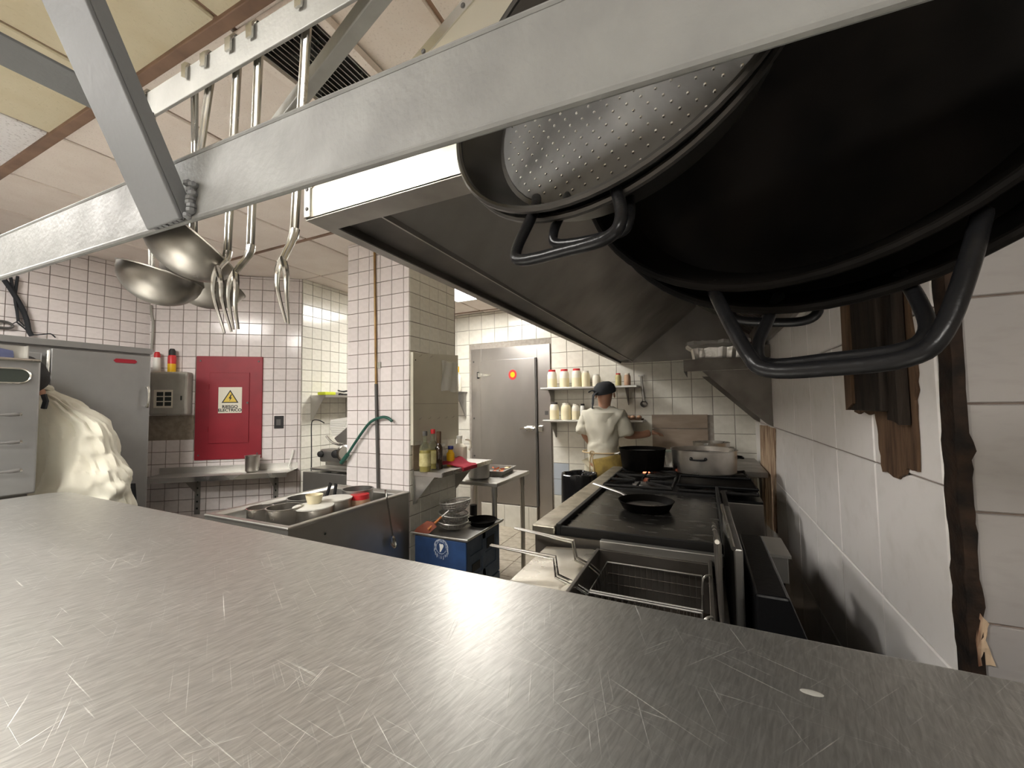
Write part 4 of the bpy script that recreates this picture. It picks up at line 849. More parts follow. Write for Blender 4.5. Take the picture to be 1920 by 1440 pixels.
rc = onshelf(850, -1.56); t = thing('red_rag', rc, 'crumpled red rag draped over the front of the pillar shelf', 'rag')
def ragf(u, v):
    x = -1.66+.205*v; y = 2.36+.22*u+.03*v*math.sin(5*u); z = SZ+.006+.045*math.sin(math.pi*u)*math.exp(-((v-.35)/.3)**2)+.02*max(0, math.sin(9*u+4*v))*(1-v)
    if v > .85: z = min(z, SZ+.008)-(v-.85)*.2; x = SXF+.010
    return (x, y, z)
k = MB(); k.grid(ragf, 18, 18); k.build('cloth', 'red_cloth', t, solid=.004)

# ------------------------------------------------------------------ left of the cold room door: shelf with goods (partly hidden by the pillar)
t = thing('wall_shelf', (-2.8, YB-.1, 1.58), 'narrow steel shelf with a triangular bracket left of the cold room door', 'shelf')
MB().box((-3.15, YB-.26, 1.575), (-2.665, YB-.008, 1.59)).build('shelf_plate', 'steel_dull', t); k = MB(); k.prism([(-2.685, YB-.25, 1.575), (-2.685, YB-.01, 1.575), (-2.685, YB-.01, 1.27), (-2.685, YB-.03, 1.27)], (.004, 0, 0)); k.build('bracket', 'steel_dull', t)
bottle('oil_bottle', (-2.71, YB-.16, 1.591), .045, .30, .014, .6, 'milky', 'bottle with a yellow wrapped neck on the shelf left of the steel door', .06, 'yellow', None, group=None)
t = thing('black_container', (-2.79, YB-.13, 1.591), 'small white tub with a black lid on the shelf left of the steel door', 'tub'); MB().lathe([(0, 0), (.045, 0), (.05, .08), (0, .08)], (-2.80, YB-.13, 1.591), 18).build('tub_body', 'white_plastic', t); MB().lathe([(.052, .078), (.052, .1), (0, .1)], (-2.80, YB-.13, 1.591), 18).build('lid', 'rubber', t)
# ------------------------------------------------------------------ sink with stacked pots
KX0, KX1, KY0, KY1, KZ = -2.335, -1.70, 1.25, 2.085, .88
t = thing('sink', (-2.02, 1.67, 0), 'deep stainless sink full of pots in front of the tiled pillar', 'sink')
k = MB()
wi = .045; zb = .56
def ring(o, z): return [(KX0+o, KY0+o, z), (KX1-o, KY0+o, z), (KX1-o, KY1-o, z), (KX0+o, KY1-o, z)]
vs = ring(0, .30)+ring(0, KZ-.012)+ring(-.004, KZ-.004)+ring(.0, KZ+.004)+ring(wi*.6, KZ+.004)+ring(wi, KZ-.012)+ring(wi+.01, zb)
fs = []
for a in range(6):
    for i in range(4): fs.append((a*4+i, a*4+(i+1) % 4, a*4+4+(i+1) % 4, a*4+4+i))
fs.append((24, 25, 26, 27)); fs.append((3, 2, 1, 0))
k.add(vs, fs); k.build('basin', 'steel', t, bevel=.006, bseg=3)
for xx in (KX0+.04, KX1-.04):
    for yy in (KY0+.04, KY1-.04): q = MB(); tubeleg(q, xx, yy, 0, .3, .02); q.build('leg', 'steel_dull', t)
q = PX(600, 986, KX1); k = MB(); k.lathe([(0, 0), (.006, 0), (.005, .003), (0, .003)], rot_to((1, 0, 0), (KX1, 1.45, .80)), 10); k.build('overflow_hole', 'slot', t)
pots = [((488, 951), .062, .16, 'alu', 'small pot at the far left end of the sink, half hidden behind a larger pot', .9, None), ((533, 950), .082, .17, 'alu', 'shiny open pot in the middle left of the sink', .915, None),
        ((571, 932), .088, .19, 'steel_dull', 'dark open pot at the wall side of the sink', .915, None), ((671, 916), .088, .20, 'steel_dull', 'wide open pot at the pillar end of the sink', .925, None),
        ((512, 984), .055, .16, 'steel_dull', 'low open pot at the near rim of the sink', .835, None)]
for (px, r, h, mt, lb, zr, hd_) in pots:
    c = PZ(*px, zr); c.x = min(max(c.x, KX0+wi+r+.012), KX1-wi-r-.012); c.y = min(max(c.y, KY0+wi+r+.012), KY1-wi-r-.012); c.z = zr-h
    pot('sink_pot', c, r, h, mt, lb, group='pots soaking in the sink', flare=1.02)
    if c.z > zb+.02: pass
for (px, r, h, lb, zr) in (((588, 950), .094, .15, 'steel pot covered by a white lid in the sink, with a cup on it', .90), ((630, 935), .082, .15, 'steel pot covered by a plain white lid in the middle of the sink', .905)):
    c = PZ(*px, zr); c.x = min(max(c.x, KX0+wi+r+.012), KX1-wi-r-.014); c.z = zr-h
    t = pot('sink_pot', c, r, h, 'alu', lb, group='pots soaking in the sink', flare=1.02)
    MB().lathe([(r+.005, h), (r+.006, h+.006), (r*.8, h+.010), (0, h+.012)], c, 36).build('lid', 'white_plastic', t)
    if r > .09: cup_at = c+V((-.02, .02, h+.013))
t = thing('cream_cup', cup_at, 'cream plastic cup standing on a white pot lid in the sink', 'cup')
MB().lathe([(0, 0), (.033, 0), (.044, .045), (.042, .045), (.031, .003), (0, .003)], cup_at, 24).build('cup_body', 'cream_food', t)
c = PZ(682, 938, .86); c = V((-1.832, 1.805, .80)); t = thing('plastic_tub', c, 'cream tub with a red lid at the pillar end of the sink', 'tub')
MB().lathe([(0, 0), (.05, 0), (.06, .05), (.054, .085), (0, .085)], c, 26).build('tub_body', 'meat', t); MB().lathe([(.05, .085), (.052, .085), (.052, .112), (0, .112)], c, 26).build('lid', 'red', t)
for (a, b, lb) in (((611, 935), (620, 906), 'black knife handle standing in the sink, left of two'), ((627, 932), (630, 907), 'black knife handle standing in the sink, right of two')):
    t = thing('knife', PY(*a, 1.86), lb, 'knife', 'knives standing in the sink'); k = MB(); p, q = PY(*a, 1.86), PY(*b, 1.86); k.tube([p, q], .012, 8, flat=(1, .6)); k.build('handle', 'rubber', t)
    k = MB(); d_ = (p-q).normalized(); sd = V((.018, 0, 0)); e = p+d_*.16; k.prism([p-sd, p+sd, e+sd*.3, e-sd*.6], (0, .002, 0)); k.build('blade', 'steel_bright', t)
for i, (px, lb) in enumerate((((463, 972), 'crumpled clear plastic bag at the left end of the sink'), ((485, 980), 'small crumpled plastic bag by the near rim of the sink'))):
    c = PZ(*px, .80); c.y = max(c.y, KY0+.13); c.x = max(c.x, KX0+.14); t = thing('plastic_bag', c, lb, 'bag'); k = MB()
    k.lathe([(0, -.03)]+[(.07*math.sin(math.pi*j/8)*(1+.15*math.sin(j*2.3)), -.03*math.cos(math.pi*j/8)) for j in range(1, 8)]+[(0, .035)], c, 14, 1.0, .75); k.build('bag_film', 'plastic_bag', t)
t = thing('long_spoon', PX(738, 1025, KX1+.02), 'long steel spoon hooked over the front rim of the sink', 'spoon')
a, b = PX(723, 918, KX1+.012), PX(736, 1005, KX1+.03); k = MB(); k.tube([a, a.lerp(b, .5), b], [.006, .005, .006], 8, flat=(1.2, .6)); k.build('handle', 'steel_bright', t)
k = MB(); d_ = (b-a).normalized(); M_ = rot_to(V((1, 0, .2)), b+d_*.035, d_); k.lathe([(.026, 0), (.022, -.006), (.012, -.011), (0, -.013)], M_, 20, 1.5, .9); k.lathe([(.0262, .0), (.0222, -.005), (.012, -.010), (0, -.012)], M_, 20, 1.5, .9); k.build('bowl', 'steel_bright', t)

# ------------------------------------------------------------------ small work table, tray of tomatoes, pot
TX0, TX1, TY0, TY1, TZ = -1.93, -1.372, 2.665, 3.28, .85
t = thing('work_table', (-1.65, 2.97, 0), 'small stainless work table beside the pillar in front of the steel door', 'table')
MB().box((TX0, TY0, TZ-.03), (TX1, TY1, TZ)).build('table_top', 'steel', t, bevel=.008, bseg=3)
for xx in (TX0+.05, TX1-.05):
    for yy in (TY0+.05, TY1-.05): k = MB(); tubeleg(k, xx, yy, 0, TZ-.03, .019); k.build('leg', 'steel', t)
MB().box((TX0+.03, TY0+.05, .20), (TX1-.05, TY1-.05, .22)).build('undershelf', 'steel_dull', t) if False else None
pot('steel_pot', (-1.60, 2.80, TZ+.001), .085, .115, 'steel', 'low steel pot on the work table under the pillar shelf', flare=1.02)
tc_ = V((-1.60, 3.03, TZ+.001)); t = thing('food_tray', tc_, 'steel tray of cut tomatoes on the work table', 'tray'); k = MB()
ra = Matrix.Translation(tc_) @ Matrix.Rotation(.12, 4, 'Z')
def tr(o, z): return [ra @ V(p) for p in ((-.12-o, -.12-o, z), (.12+o, -.12-o, z), (.12+o, .17+o, z), (-.12-o, .17+o, z))]
vs = tr(0, 0)+tr(.015, .04)+tr(.025, .04)+tr(.025, .043)+tr(.013, .043)+tr(-.003, .003); fs = [(3, 2, 1, 0)]
for a in range(5):
    for i in range(4): fs.append((a*4+i, a*4+(i+1) % 4, a*4+4+(i+1) % 4, a*4+4+i))
fs.append((20, 21, 22, 23)); k.add(vs, fs); k.build('tray_body', 'steel_dull', t)
sl_m = None
for i in range(34):
    nm = 'tomato_slice' if i < 26 else 'onion_slice'; c = ra @ V((random.uniform(-.095, .095) if i < 26 else random.uniform(.0, .1), random.uniform(-.1, .06) if i < 26 else random.uniform(.06, .14), .012+.03*random.random()))
    M_ = Matrix.Translation(c) @ Matrix.Rotation(random.uniform(0, 6), 4, 'Z') @ Matrix.Rotation(random.uniform(-.6, .6), 4, 'X'); o = thing(nm, c, 'piece of cut red tomato in the steel tray' if i < 26 else 'piece of pale cut onion in the steel tray', 'tomato' if i < 26 else 'onion', 'cut tomatoes' if i < 26 else 'cut onions')
    k = MB(); k.add([M_ @ V(p) for p in ((-.022, 0, 0), (-.012, -.006, .006), (.012, -.006, .006), (.022, 0, 0), (.012, .008, -.002), (-.012, .008, -.002), (0, .0, -.008))], [(0, 1, 2, 3, 4, 5), (1, 0, 6), (2, 1, 6), (3, 2, 6), (4, 3, 6), (5, 4, 6), (0, 5, 6)]); k.build('slice', 'tomato' if i < 26 else 'onion', o)
bk = thing('plastic_bucket', (-1.68, 2.86, 0), 'white bucket standing under the work table', 'bucket'); MB().lathe(pot_prof(.12, .42, flare=1.15), (-1.70, 2.88, 0), 28).build('bucket_body', 'white_plastic', bk)
MB().lathe([(.03, 0), (.03, .2), (0, .2)], (-1.70, 2.88, .42), 12).build('brush_head', 'rubber', bk)

# ------------------------------------------------------------------ blue crates with utensils on top
CX0, CX1, CY0, CY1 = -1.645, -1.275, 2.07, 2.50
def crate(z0, z1, label):
    t = thing('beer_crate', ((CX0+CX1)/2, (CY0+CY1)/2, z0), label, 'crate', 'blue crates')
    MB().box((CX0, CY0, z0+.002), (CX1, CY0+.012, z1-.004)).build('front_panel', 'crate', t, bevel=.004)
    MB().box((CX0, CY1-.012, z0+.002), (CX1, CY1, z1-.004)).build('back_panel', 'crate', t, bevel=.004)
    for nm, xa, xb in (('side_panel', CX1-.012, CX1), ('side_panel', CX0, CX0+.012)):
        k = MB(); h = z1-z0
        for (ya2, yb3, za, zc) in ((CY0+.012, CY0+.05, 0, 1), (CY1-.05, CY1-.012, 0, 1), (CY0+.2, CY0+.235, 0, 1), (CY0+.05, CY1-.05, 0, .28), (CY0+.05, CY1-.05, .88, 1), (CY0+.05, CY0+.2, .55, .7), (CY0+.235, CY1-.05, .5, .58)):
            k.box((xa+.001, ya2, z0+.004+h*za*.97), (xb, yb3, z0+h*zc*.98-.002))
        k.box((xa+.001, CY0+.012, z0+.004), (xa+.006, CY1-.012, z1-.006)); s_ = k.build(nm, 'crate_side', t)
        if xb == CX1:
            MB().box((xb-.005, CY0+.075, z0+h*.35), (xb-.002, CY0+.17, z0+h*.5)).build('hand_hole', 'black_ink', t); MB().box((xb-.005, CY0+.26, z0+h*.62), (xb-.002, CY1-.07, z0+h*.82)).build('hand_hole', 'black_ink', t)
    MB().box((CX0+.012, CY0+.012, z0+.002), (CX1-.012, CY1-.012, z0+.014)).build('crate_floor', 'crate', t)
    return t
crate(0, .31, 'lower blue plastic crate of the stack beside the pillar')
cr = crate(.311, .625, 'upper blue plastic crate with a white emblem, carrying a tray of strainers')
ec = V((PY(827, 1027, CY0).x, CY0-.001, PY(827, 1027, CY0).z)); k = MB(); n_ = 28
def flat_ring(r0_, r1_, a0=0, a1=2*math.pi, c=ec, n=28):
    P_ = [c+V((math.cos(a)*r1_, 0, math.sin(a)*r1_)) for a in [a0+(a1-a0)*i/n for i in range(n+1)]]; Q_ = [c+V((math.cos(a)*r0_, 0, math.sin(a)*r0_)) for a in [a0+(a1-a0)*i/n for i in range(n+1)]]
    k2 = MB()
    for i in range(n): k2.prism([Q_[i], P_[i], P_[i+1], Q_[i+1]], (0, .0008, 0))
    return k2
flat_ring(.034, .038).build('emblem_ring', 'crate_mark', cr); flat_ring(.041, .052, -.4, 3.54, n=40).build('emblem_lettering', 'crate_mark', cr)
MB().prism([ec+V((x, 0, z)) for x, z in ((-.012, .022), (-.004, .024), (.0, .018), (.008, .024), (.017, .018), (.017, .008), (.006, -.012), (-.004, -.026), (-.010, -.026), (-.008, -.006))], (0, .0008, 0)).build('emblem', 'white_ink', cr, label='white leaf shaped emblem')
for i in range(9):
    a = math.pi*(1.12+.76*i/8); q = ec+V((math.cos(a)*.052, 0, math.sin(a)*.052)); MB().prism([q+V((-.003, 0, .005)), q+V((.003, 0, .006)), q+V((.004, 0, -.010-.006*(i % 2))), q+V((-.002, 0, -.008-.006*(i % 3)))], (0, .0008, 0)).build('emblem_mark', 'crate_mark', cr)
zt_ = .627; t = thing('baking_tray', ((CX0+CX1)/2, (CY0+CY1)/2, zt_), 'steel tray lying on the blue crates under the strainers', 'tray'); k = MB(); k.box((CX0-.01, CY0-.01, zt_), (CX1+.015, CY1+.02, zt_+.004)); k.build('tray_floor', 'steel_dull', t)
k = MB(); e_ = [(CX0-.012, CY0-.012, zt_+.012), (CX1+.017, CY0-.012, zt_+.012), (CX1+.017, CY1+.022, zt_+.012), (CX0-.012, CY1+.022, zt_+.012)]; k.tube(e_, .007, 6, closed=True); k.build('tray_rim', 'steel', t)
# strainers: wire bowls
def strainer(c, r, h, label, hd=None, tilt=0., mat='steel_dull', nring=7, nrib=20):
    c = V(c); t = thing('wire_strainer', c, label, 'strainer', 'strainers on the crates'); M_ = Matrix.Translation(c+V((0, 0, h))) @ Matrix.Rotation(tilt, 4, 'Y')
    k = MB(); k.tube([M_ @ V((r*math.cos(a), r*math.sin(a), 0)) for a in [2*math.pi*i/32 for i in range(32)]], .004, 8, closed=True); k.build('rim', 'steel', t)
    k = MB(); k.lathe([(0, -h)]+[(r*math.sin(math.pi/2*i/6), -h*math.cos(math.pi/2*i/6)) for i in range(1, 7)], M_, 28); k.build('mesh_bowl', 'mesh_wire', t)
    k = MB()
    for j in range(nrib):
        a = 2*math.pi*j/nrib; k.tube([M_ @ V((r*math.sin(math.pi/2*i/5)*math.cos(a), r*math.sin(math.pi/2*i/5)*math.sin(a), -h*math.cos(math.pi/2*i/5))) for i in range(6)], .0011, 4)
    for i in range(1, nring):
        rr2, zz = r*math.sin(math.pi/2*i/nring), -h*math.cos(math.pi/2*i/nring); k.tube([M_ @ V((rr2*math.cos(a), rr2*math.sin(a), zz)) for a in [2*math.pi*q/24 for q in range(24)]], .0011, 4, closed=True)
    o = k.build('wires', mat, t); o['kind'] = 'stuff'
    if hd: k = MB(); p = c+V((0, 0, h)); k.tube([p+(V(hd)-p).normalized()*r, V(hd)], .006, 8, flat=(1.4, .6)); k.build('handle', 'steel_dull', t)
MT['mesh_wire'] = pm('fine_wire_mesh', (.22, .20, .18), .5, .6, alpha=.55)
zz = zt_+.006
strainer((-1.475, 2.235, zz), .10, .055, 'lowest wide wire strainer on the crate tray', (-1.60, 2.09, zz+.05), .08)
strainer((-1.47, 2.24, zz+.045), .095, .055, 'second wire strainer nested in the pile on the crate', (-1.585, 2.085, zz+.06), .12)
strainer((-1.465, 2.25, zz+.10), .10, .075, 'topmost wire strainer on the crate, its open rim highest', None, -.12)
fp = V((-1.345, 2.39, zz)); t = thing('frying_pan', fp, 'small black frying pan beside the strainers on the crate', 'pan'); MB().lathe(pot_prof(.095, .035, flare=1.15), fp, 36).build('body', 'black_iron', t); k = MB(); k.tube([fp+V((-.04, -.085, .03)), fp+V((-.055, -.14, .035))], .011, 8, flat=(1, .7)); k.build('handle', 'steel', t)
sp0 = V((-1.63, 2.085, zz+.006)); t = thing('spatula', sp0, 'brown-red spatula with an orange wooden handle on the crate tray', 'spatula')
a = PY(822, 985, 2.09); MB().prism([PY(x, y, 2.075)+V((0, 0, 0)) for x, y in ((774, 1001), (781, 990), (800, 977), (812, 980), (818, 988), (805, 1000))], (0, .006, .001)).build('blade', 'brown_red', t)
k = MB(); k.tube([PY(803, 993, 2.07), PY(828, 969, 2.11)], .008, 10); k.build('handle', 'orange_wood', t); k = MB(); k.tube([PY(827, 970, 2.11), PY(842, 957, 2.13)], .005, 8); k.build('shaft', 'steel', t)

# ------------------------------------------------------------------ range with griddle and burners
GX0, GX1, GY0, GY1, GZ = -.69, .28, 1.665, 3.45, .90
rg = thing('cooking_range', ((GX0+GX1)/2, 2.5, 0), 'black gas range with griddle and open burners along the right wall', 'range')
MB().prism([(GX0+.03, GY0, .12), (.07, GY0, .12), (.07, 2.57, .12), (GX1, 2.57, .12), (GX1, GY1, .12), (GX0+.03, GY1, .12)], (0, 0, GZ-.155)).build('body', 'steel_grimy', rg, bevel=.004)
MB().box((GX0, GY0, GZ-.035), (GX0+.105, GY1, GZ)).build('front_ledge', 'ledge_steel', rg, bevel=.006) if MT.setdefault('ledge_steel', pm('greasy_ledge_steel', (.47, .44, .37), .36, .9, col2=(.30, .27, .21), vscale=9, rvar=.1)) else None
for xx in (GX0+.1, .02):
    for yy in (GY0+.08, GY1-.08): k = MB(); k.lathe([(0, 0), (.025, 0), (.02, .12), (0, .12)], (xx, yy, 0), 12); k.build('foot', 'steel_dull', rg)
MB().box((.075, GY0+.01, .12), (.10, 2.56, GZ+.03)).build('rear_riser', 'black_paint', rg, bevel=.004)
# griddle: plate with raised border
k = MB(); k.box((GX0+.11, GY0+.01, GZ-.034), (.05, 2.56, GZ-.008)); gp = k.build('griddle', 'griddle', rg, bevel=.004)
for a, b in (((GX0+.108, GY0+.008, GZ-.034), (GX0+.128, 2.56, GZ+.012)), ((.05, GY0+.008, GZ-.034), (.065, 2.56, GZ+.05)), ((GX0+.128, GY0+.008, GZ-.034), (.05, GY0+.022, GZ+.004)), ((GX0+.128, 2.548, GZ-.034), (.05, 2.56, GZ+.004))): MB().box(a, b).build('griddle_border', 'cast', gp, bevel=.003)
MB().box((GX0+.02, GY0-.012, GZ-.12), (.06, GY0-.002, GZ-.03)).build('griddle_front', 'steel_grimy', rg)
# open burners
MB().box((GX0+.11, 2.57, GZ-.034), (GX1, GY1, GZ-.022)).build('burner_well', 'black_paint', rg)
for j, yy in enumerate((2.80, 3.22)):
    for i, xx in enumerate((-.38, .06)):
        g = MB(); R_ = .2
        for a, b in (((xx-R_, yy-R_), (xx+R_, yy-R_)), ((xx-R_, yy+R_), (xx+R_, yy+R_)), ((xx-R_, yy-R_), (xx-R_, yy+R_)), ((xx+R_, yy-R_), (xx+R_, yy+R_))): g.tube([V((*a, GZ+.008)), V((*b, GZ+.008))], .009, 6)
        go = g.build('burner_grate', 'cast', rg)
        for a in range(8):
            q = a*math.pi/4; e = R_/max(abs(math.cos(q)), abs(math.sin(q))); g = MB(); g.tube([V((xx+.055*math.cos(q), yy+.055*math.sin(q), GZ+.010)), V((xx+e*math.cos(q), yy+e*math.sin(q), GZ+.012))], .008, 6, flat=(.6, 1.3)); g.build('grate_finger', 'cast', go)
        g = MB(); g.lathe([(0, GZ-.022), (.06, GZ-.022), (.055, GZ-.004), (.035, GZ+.0), (0, GZ+.001)], (xx, yy, 0), 24); g.build('burner_head', 'steel_dull', rg)
q = PZ(1212, 886, GZ); g = MB(); g.lathe([(0, 0), (.022, .0), (.012, .012), (0, .02)], (q.x, q.y, GZ-.002), 12, 1.4, 1); g.build('pilot_flame', 'ember', rg, label='small reddish burner flame')
# frying pan on the griddle
fp = V((-.270, 2.135, GZ-.007)); t = thing('frying_pan', fp, 'black frying pan with a long steel handle on the griddle', 'pan')
MB().lathe([(0, 0), (.10, 0), (.112, .008), (.132, .045), (.134, .046), (.130, .047), (.108, .010), (.095, .004), (0, .004)], fp, 48).build('body', 'black_iron', t); MB().lathe([(0, .017), (.108, .017)], fp, 36).build('bright_bottom', 'alu', t)  # raised bright disc added to show the pan's shiny metal bottom
hd_ = V((-.585, 2.375, GZ+.055)); k = MB(); p = fp+V((-.105, .078, .04)); k.tube([p, p.lerp(hd_, .15)+V((0, 0, .006)), hd_], [.009, .008, .010], 8, flat=(1.4, .6)); k.build('handle', 'steel', t)
# pots on the burners
gz = GZ+.022
pot('stock_pot', (-.005, 3.22, gz), .213, .165, 'alu', 'wide worn aluminium pot on the right rear burner', flare=1.03, handles=(-1.72, .0, 2.2), hm='black_paint', fill=.8, fillmat='steel_grimy', lip=.007)
pot('black_pot', (-.425, 3.24, gz), .168, .155, 'black_iron', 'black enamelled pot on the left rear burner before the cook', flare=1.12, handles=(3.0, 1.2), hm='steel', fill=.82, fillmat='alu')
tb = V((.06, 2.79, gz)); t = thing('black_oven_tray', tb, 'flat black oven tray lying on the right front burner', 'tray')
k = MB(); k.box((-.15, 2.62, gz), (.262, 2.96, gz+.006)); k.build('tray_floor', 'black_iron', t); k = MB(); k.tube([(-.15, 2.62, gz+.012), (.262, 2.62, gz+.012), (.262, 2.96, gz+.012), (-.15, 2.96, gz+.012)], .008, 8, closed=True); k.build('tray_rim', 'black_paint', t)
# rear table with pots behind the range
t = thing('rear_table', (.05, 3.9, 0), 'steel table in the corner behind the range', 'table')
MB().box((-.34, 3.50, .86), (.42, 4.34, .90)).build('table_top', 'steel_dull', t, bevel=.004)
for xx in (-.29, .38):
    for yy in (3.56, 4.28): k = MB(); tubeleg(k, xx, yy, 0, .86, .02); k.build('leg', 'steel_dull', t)
pot('lidded_pot', (.06, 4.10, .901), .15, .16, 'alu', 'lidded aluminium pot at the back wall behind the wide pot', handles=(-1.8, 0), flare=1.02)
p = (-.22, 3.72, .901)
t = thing('green_cutting_board', (-.18, 3.78, .901), 'dull green sheet on a pan behind the black pot', 'board'); MB().lathe([(0, 0), (.11, 0), (.12, .11), (.115, .112), (0, .112)], (-.18, 3.67, .901), 28).build('pan_below', 'steel_dull', t); MB().box((-.36, 3.60, 1.014), (.0, 3.74, 1.022)).build('sheet', 'green_sheet', t) if MT.setdefault('green_sheet', pm('dull_green_sheet', (.16, .19, .15), .4)) else None

# ------------------------------------------------------------------ deep fryer
fy = thing('deep_fryer', (-.2, 1.3, 0), 'stainless deep fryer with two wire baskets between counter and griddle', 'fryer')
FZt = .85; fx0, fx1, fy0_, fy1_ = -.385, -.0, 1.02, 1.625
MB().box((fx0-.23, fy0_-.01, .1), (.05, fy1_+.01, .60)).build('cabinet', 'steel_dull', fy)
for a, b in (((fx0-.012, fy0_, .60), (fx0, fy1_, FZt)), ((fx1, fy0_, .60), (fx1+.012, fy1_, FZt+.012)), ((fx0, fy0_, .60), (fx1, fy0_+.012, FZt)), ((fx0, fy1_-.012, .60), (fx1, fy1_, FZt+.0))): MB().box(a, b).build('tank_wall', 'steel_grimy', fy, bevel=.002)
MB().box((fx0, fy1_, FZt-.01), (.05, fy1_+.03, FZt+.03)).build('splash_edge', 'steel', fy, bevel=.003)
MB().box((fx0, fy0_+.012, .60), (fx1, fy1_-.012, .68)).build('oil', 'fry_oil', fy) if MT.setdefault('fry_oil', pm('dark_fry_oil', (.02, .012, .006), .08)) else None
sd_ = MB(); sd_.prism([(fx0-.225, fy0_, FZt-.02), (fx0-.012, fy0_, FZt-.005), (fx0-.012, fy1_, FZt-.005), (fx0-.225, fy1_, FZt-.02)], (0, 0, -.02)); sd_.build('drain_shelf', 'drain_steel', fy, bevel=.004) if MT.setdefault('drain_steel', pm('pale_drain_steel', (.60, .58, .52), .32, .9, col2=(.48, .45, .38), vscale=8, rvar=.08)) else None
MB().box((fx0-.225, fy0_, .6), (fx0-.22, fy1_, FZt-.045)).build('front_apron', 'steel_dull', fy)
for xx in (fx0-.18, 0): 
    for yy in (fy0_+.04, fy1_-.04): k = MB(); k.lathe([(0, 0), (.02, 0), (.016, .1), (0, .1)], (xx, yy, 0), 10); k.build('foot', 'rubber', fy)
def basket(y0, y1, hpts, lb):
    t = thing('fryer_basket', (-.19, (y0+y1)/2, .70), lb, 'basket', 'fryer baskets'); x0, x1, zt2, zb2 = fx0+.035, fx1-.02, FZt-.035, FZt-.15
    k = MB(); k.tube([(x0, y0, zt2), (x1, y0, zt2), (x1, y1, zt2), (x0, y1, zt2)], .0035, 6, closed=True); k.build('rim_wire', 'steel_dull', t)
    k = MB()
    for i in range(1, 16): x = x0+(x1-x0)*i/16; k.tube([(x, y0, zt2), (x, y0+.01, zb2), (x, y1-.01, zb2), (x, y1, zt2)], .0014, 4)
    for i in range(1, 8): y = y0+(y1-y0)*i/8; k.tube([(x0, y, zt2), (x0+.01, y, zb2), (x1-.01, y, zb2), (x1, y, zt2)], .0014, 4)
    for f_ in (.33, .66): z = zt2+(zb2-zt2)*f_; k.tube([(x0+.005, y0+.005, z), (x1-.005, y0+.005, z), (x1-.005, y1-.005, z), (x0+.005, y1-.005, z)], .0014, 4, closed=True)
    o = k.build('wire_mesh', 'steel_grimy', t); o['kind'] = 'stuff'
    for s_ in (-.012, .012): k = MB(); k.tube([p+V((0, s_*(.35 if i == 0 else 1), 0)) for i, p in enumerate(hpts)], .0042, 8); k.build('handle_wire', 'steel_bright', t)
    k = MB(); k.tube(smoothpts([(x1, (y0+y1)/2-.02, zt2), (x1+.005, (y0+y1)/2-.02, zt2+.05), (x1+.025, (y0+y1)/2, zt2+.055), (x1+.022, (y0+y1)/2+.02, zt2+.02)], 4), .0035, 6); k.build('hanging_hook', 'steel', t)
hz = .885
def hh(pts): return [V((p.x, p.y, p.z)) for p in pts]
b1h = hh([PZ(920, 1022, .905), PZ(1040, 1046, .895), PZ(1044, 1080, .865), PZ(1078, 1096, .835), V((fx0+.035, PZ(1078, 1096, .835).y, FZt-.035))])
b2h = hh([PZ(965, 990, .905), PZ(1074, 1015, .895), PZ(1080, 1048, .865), PZ(1105, 1060, .84), V((fx0+.035, PZ(1105, 1060, .84).y, FZt-.035))])
basket(1.05, 1.315, b1h, 'fryer basket nearest the counter, its long wire handle sticking out left')
basket(1.33, 1.59, b2h, 'fryer basket next to the griddle, its wire handle farther from the counter')
# lids standing upright behind the tank
def lid(p0_, p1_, z0, z1, z2, th, label, mat='steel'):
    t = thing('tank_cover', V((*p0_, z0)), label, 'cover', 'fryer tank covers'); a, b = V((*p0_, 0)), V((*p1_, 0)); d_ = (b-a).normalized(); n_ = V((d_.y, -d_.x, 0))
    k = MB(); k.prism([a+V((0, 0, z0)), b+V((0, 0, z0)), b+V((0, 0, z2)), a+V((0, 0, z1))], n_*th); k.build('plate', mat, t, bevel=.004)
    k = MB(); k.tube([a+V((0, 0, z1)), b+V((0, 0, z2))], .006, 8); k.build('folded_edge', 'steel_bright', t)
MB().box((.012, fy0_, .6), (.05, fy1_, .80)).build('rear_channel', 'steel_dull', fy)
lid((.022, 1.16), (.020, 1.66), .801, PY(1335, 1000, 1.16).z-.02, PY(1330, 965, 1.66).z-.03, .010, 'thin steel lid standing upright in front of the taller lid', 'steel_grimy')
lid((.062, 1.24), (.035, 2.02) if False else (.052, 1.655), .60, PY(1386, 1030, 1.24).z, PY(1350, 947, 1.655).z, .022, 'tall steel fryer lid leaning upright behind the tank', 'steel_dull')
t = thing('flue_box', (.2, 1.5, 0), 'black flue box in the dark gap between fryer and right wall', 'flue')
k = MB(); k.prism([(.10, 1.15, 0), (.22, 1.15, 0), (.22, 1.15, .82), (.17, 1.15, .96), (.10, 1.15, .96)], (0, .50, 0)); k.build('duct', 'black_paint', t, bevel=.006)
k = MB(); k.tube([V((.215, 1.14, .86)), V((.215, 1.14, .3))], .005, 6); k.build('gas_line', 'steel_dull', t)
t = thing('steel_channel', (.36, 1.72, 0), 'grey steel channel box against the right wall behind the fryer', 'channel')
k = MB()
ck = V((.30, 1.76, 0)); zc2 = PY(1440, 1040, 1.72).z
cxa, cxb = PY(1416, 1045, 1.71).x, PY(1478, 1045, 1.71).x
k.box((cxa, 1.71, zc2-.09), (cxb, 1.90, zc2)); k.build('channel_body', 'steel_dull', t, bevel=.003)
MB().box((cxa-.008, 1.70, zc2), (cxb+.008, 1.91, zc2+.010)).build('channel_flange', 'steel', t)
k = MB(); k.box((cxa+.01, 1.73, 0), (cxb-.01, 1.88, zc2-.09)); k.build('channel_leg', 'black_paint', t)

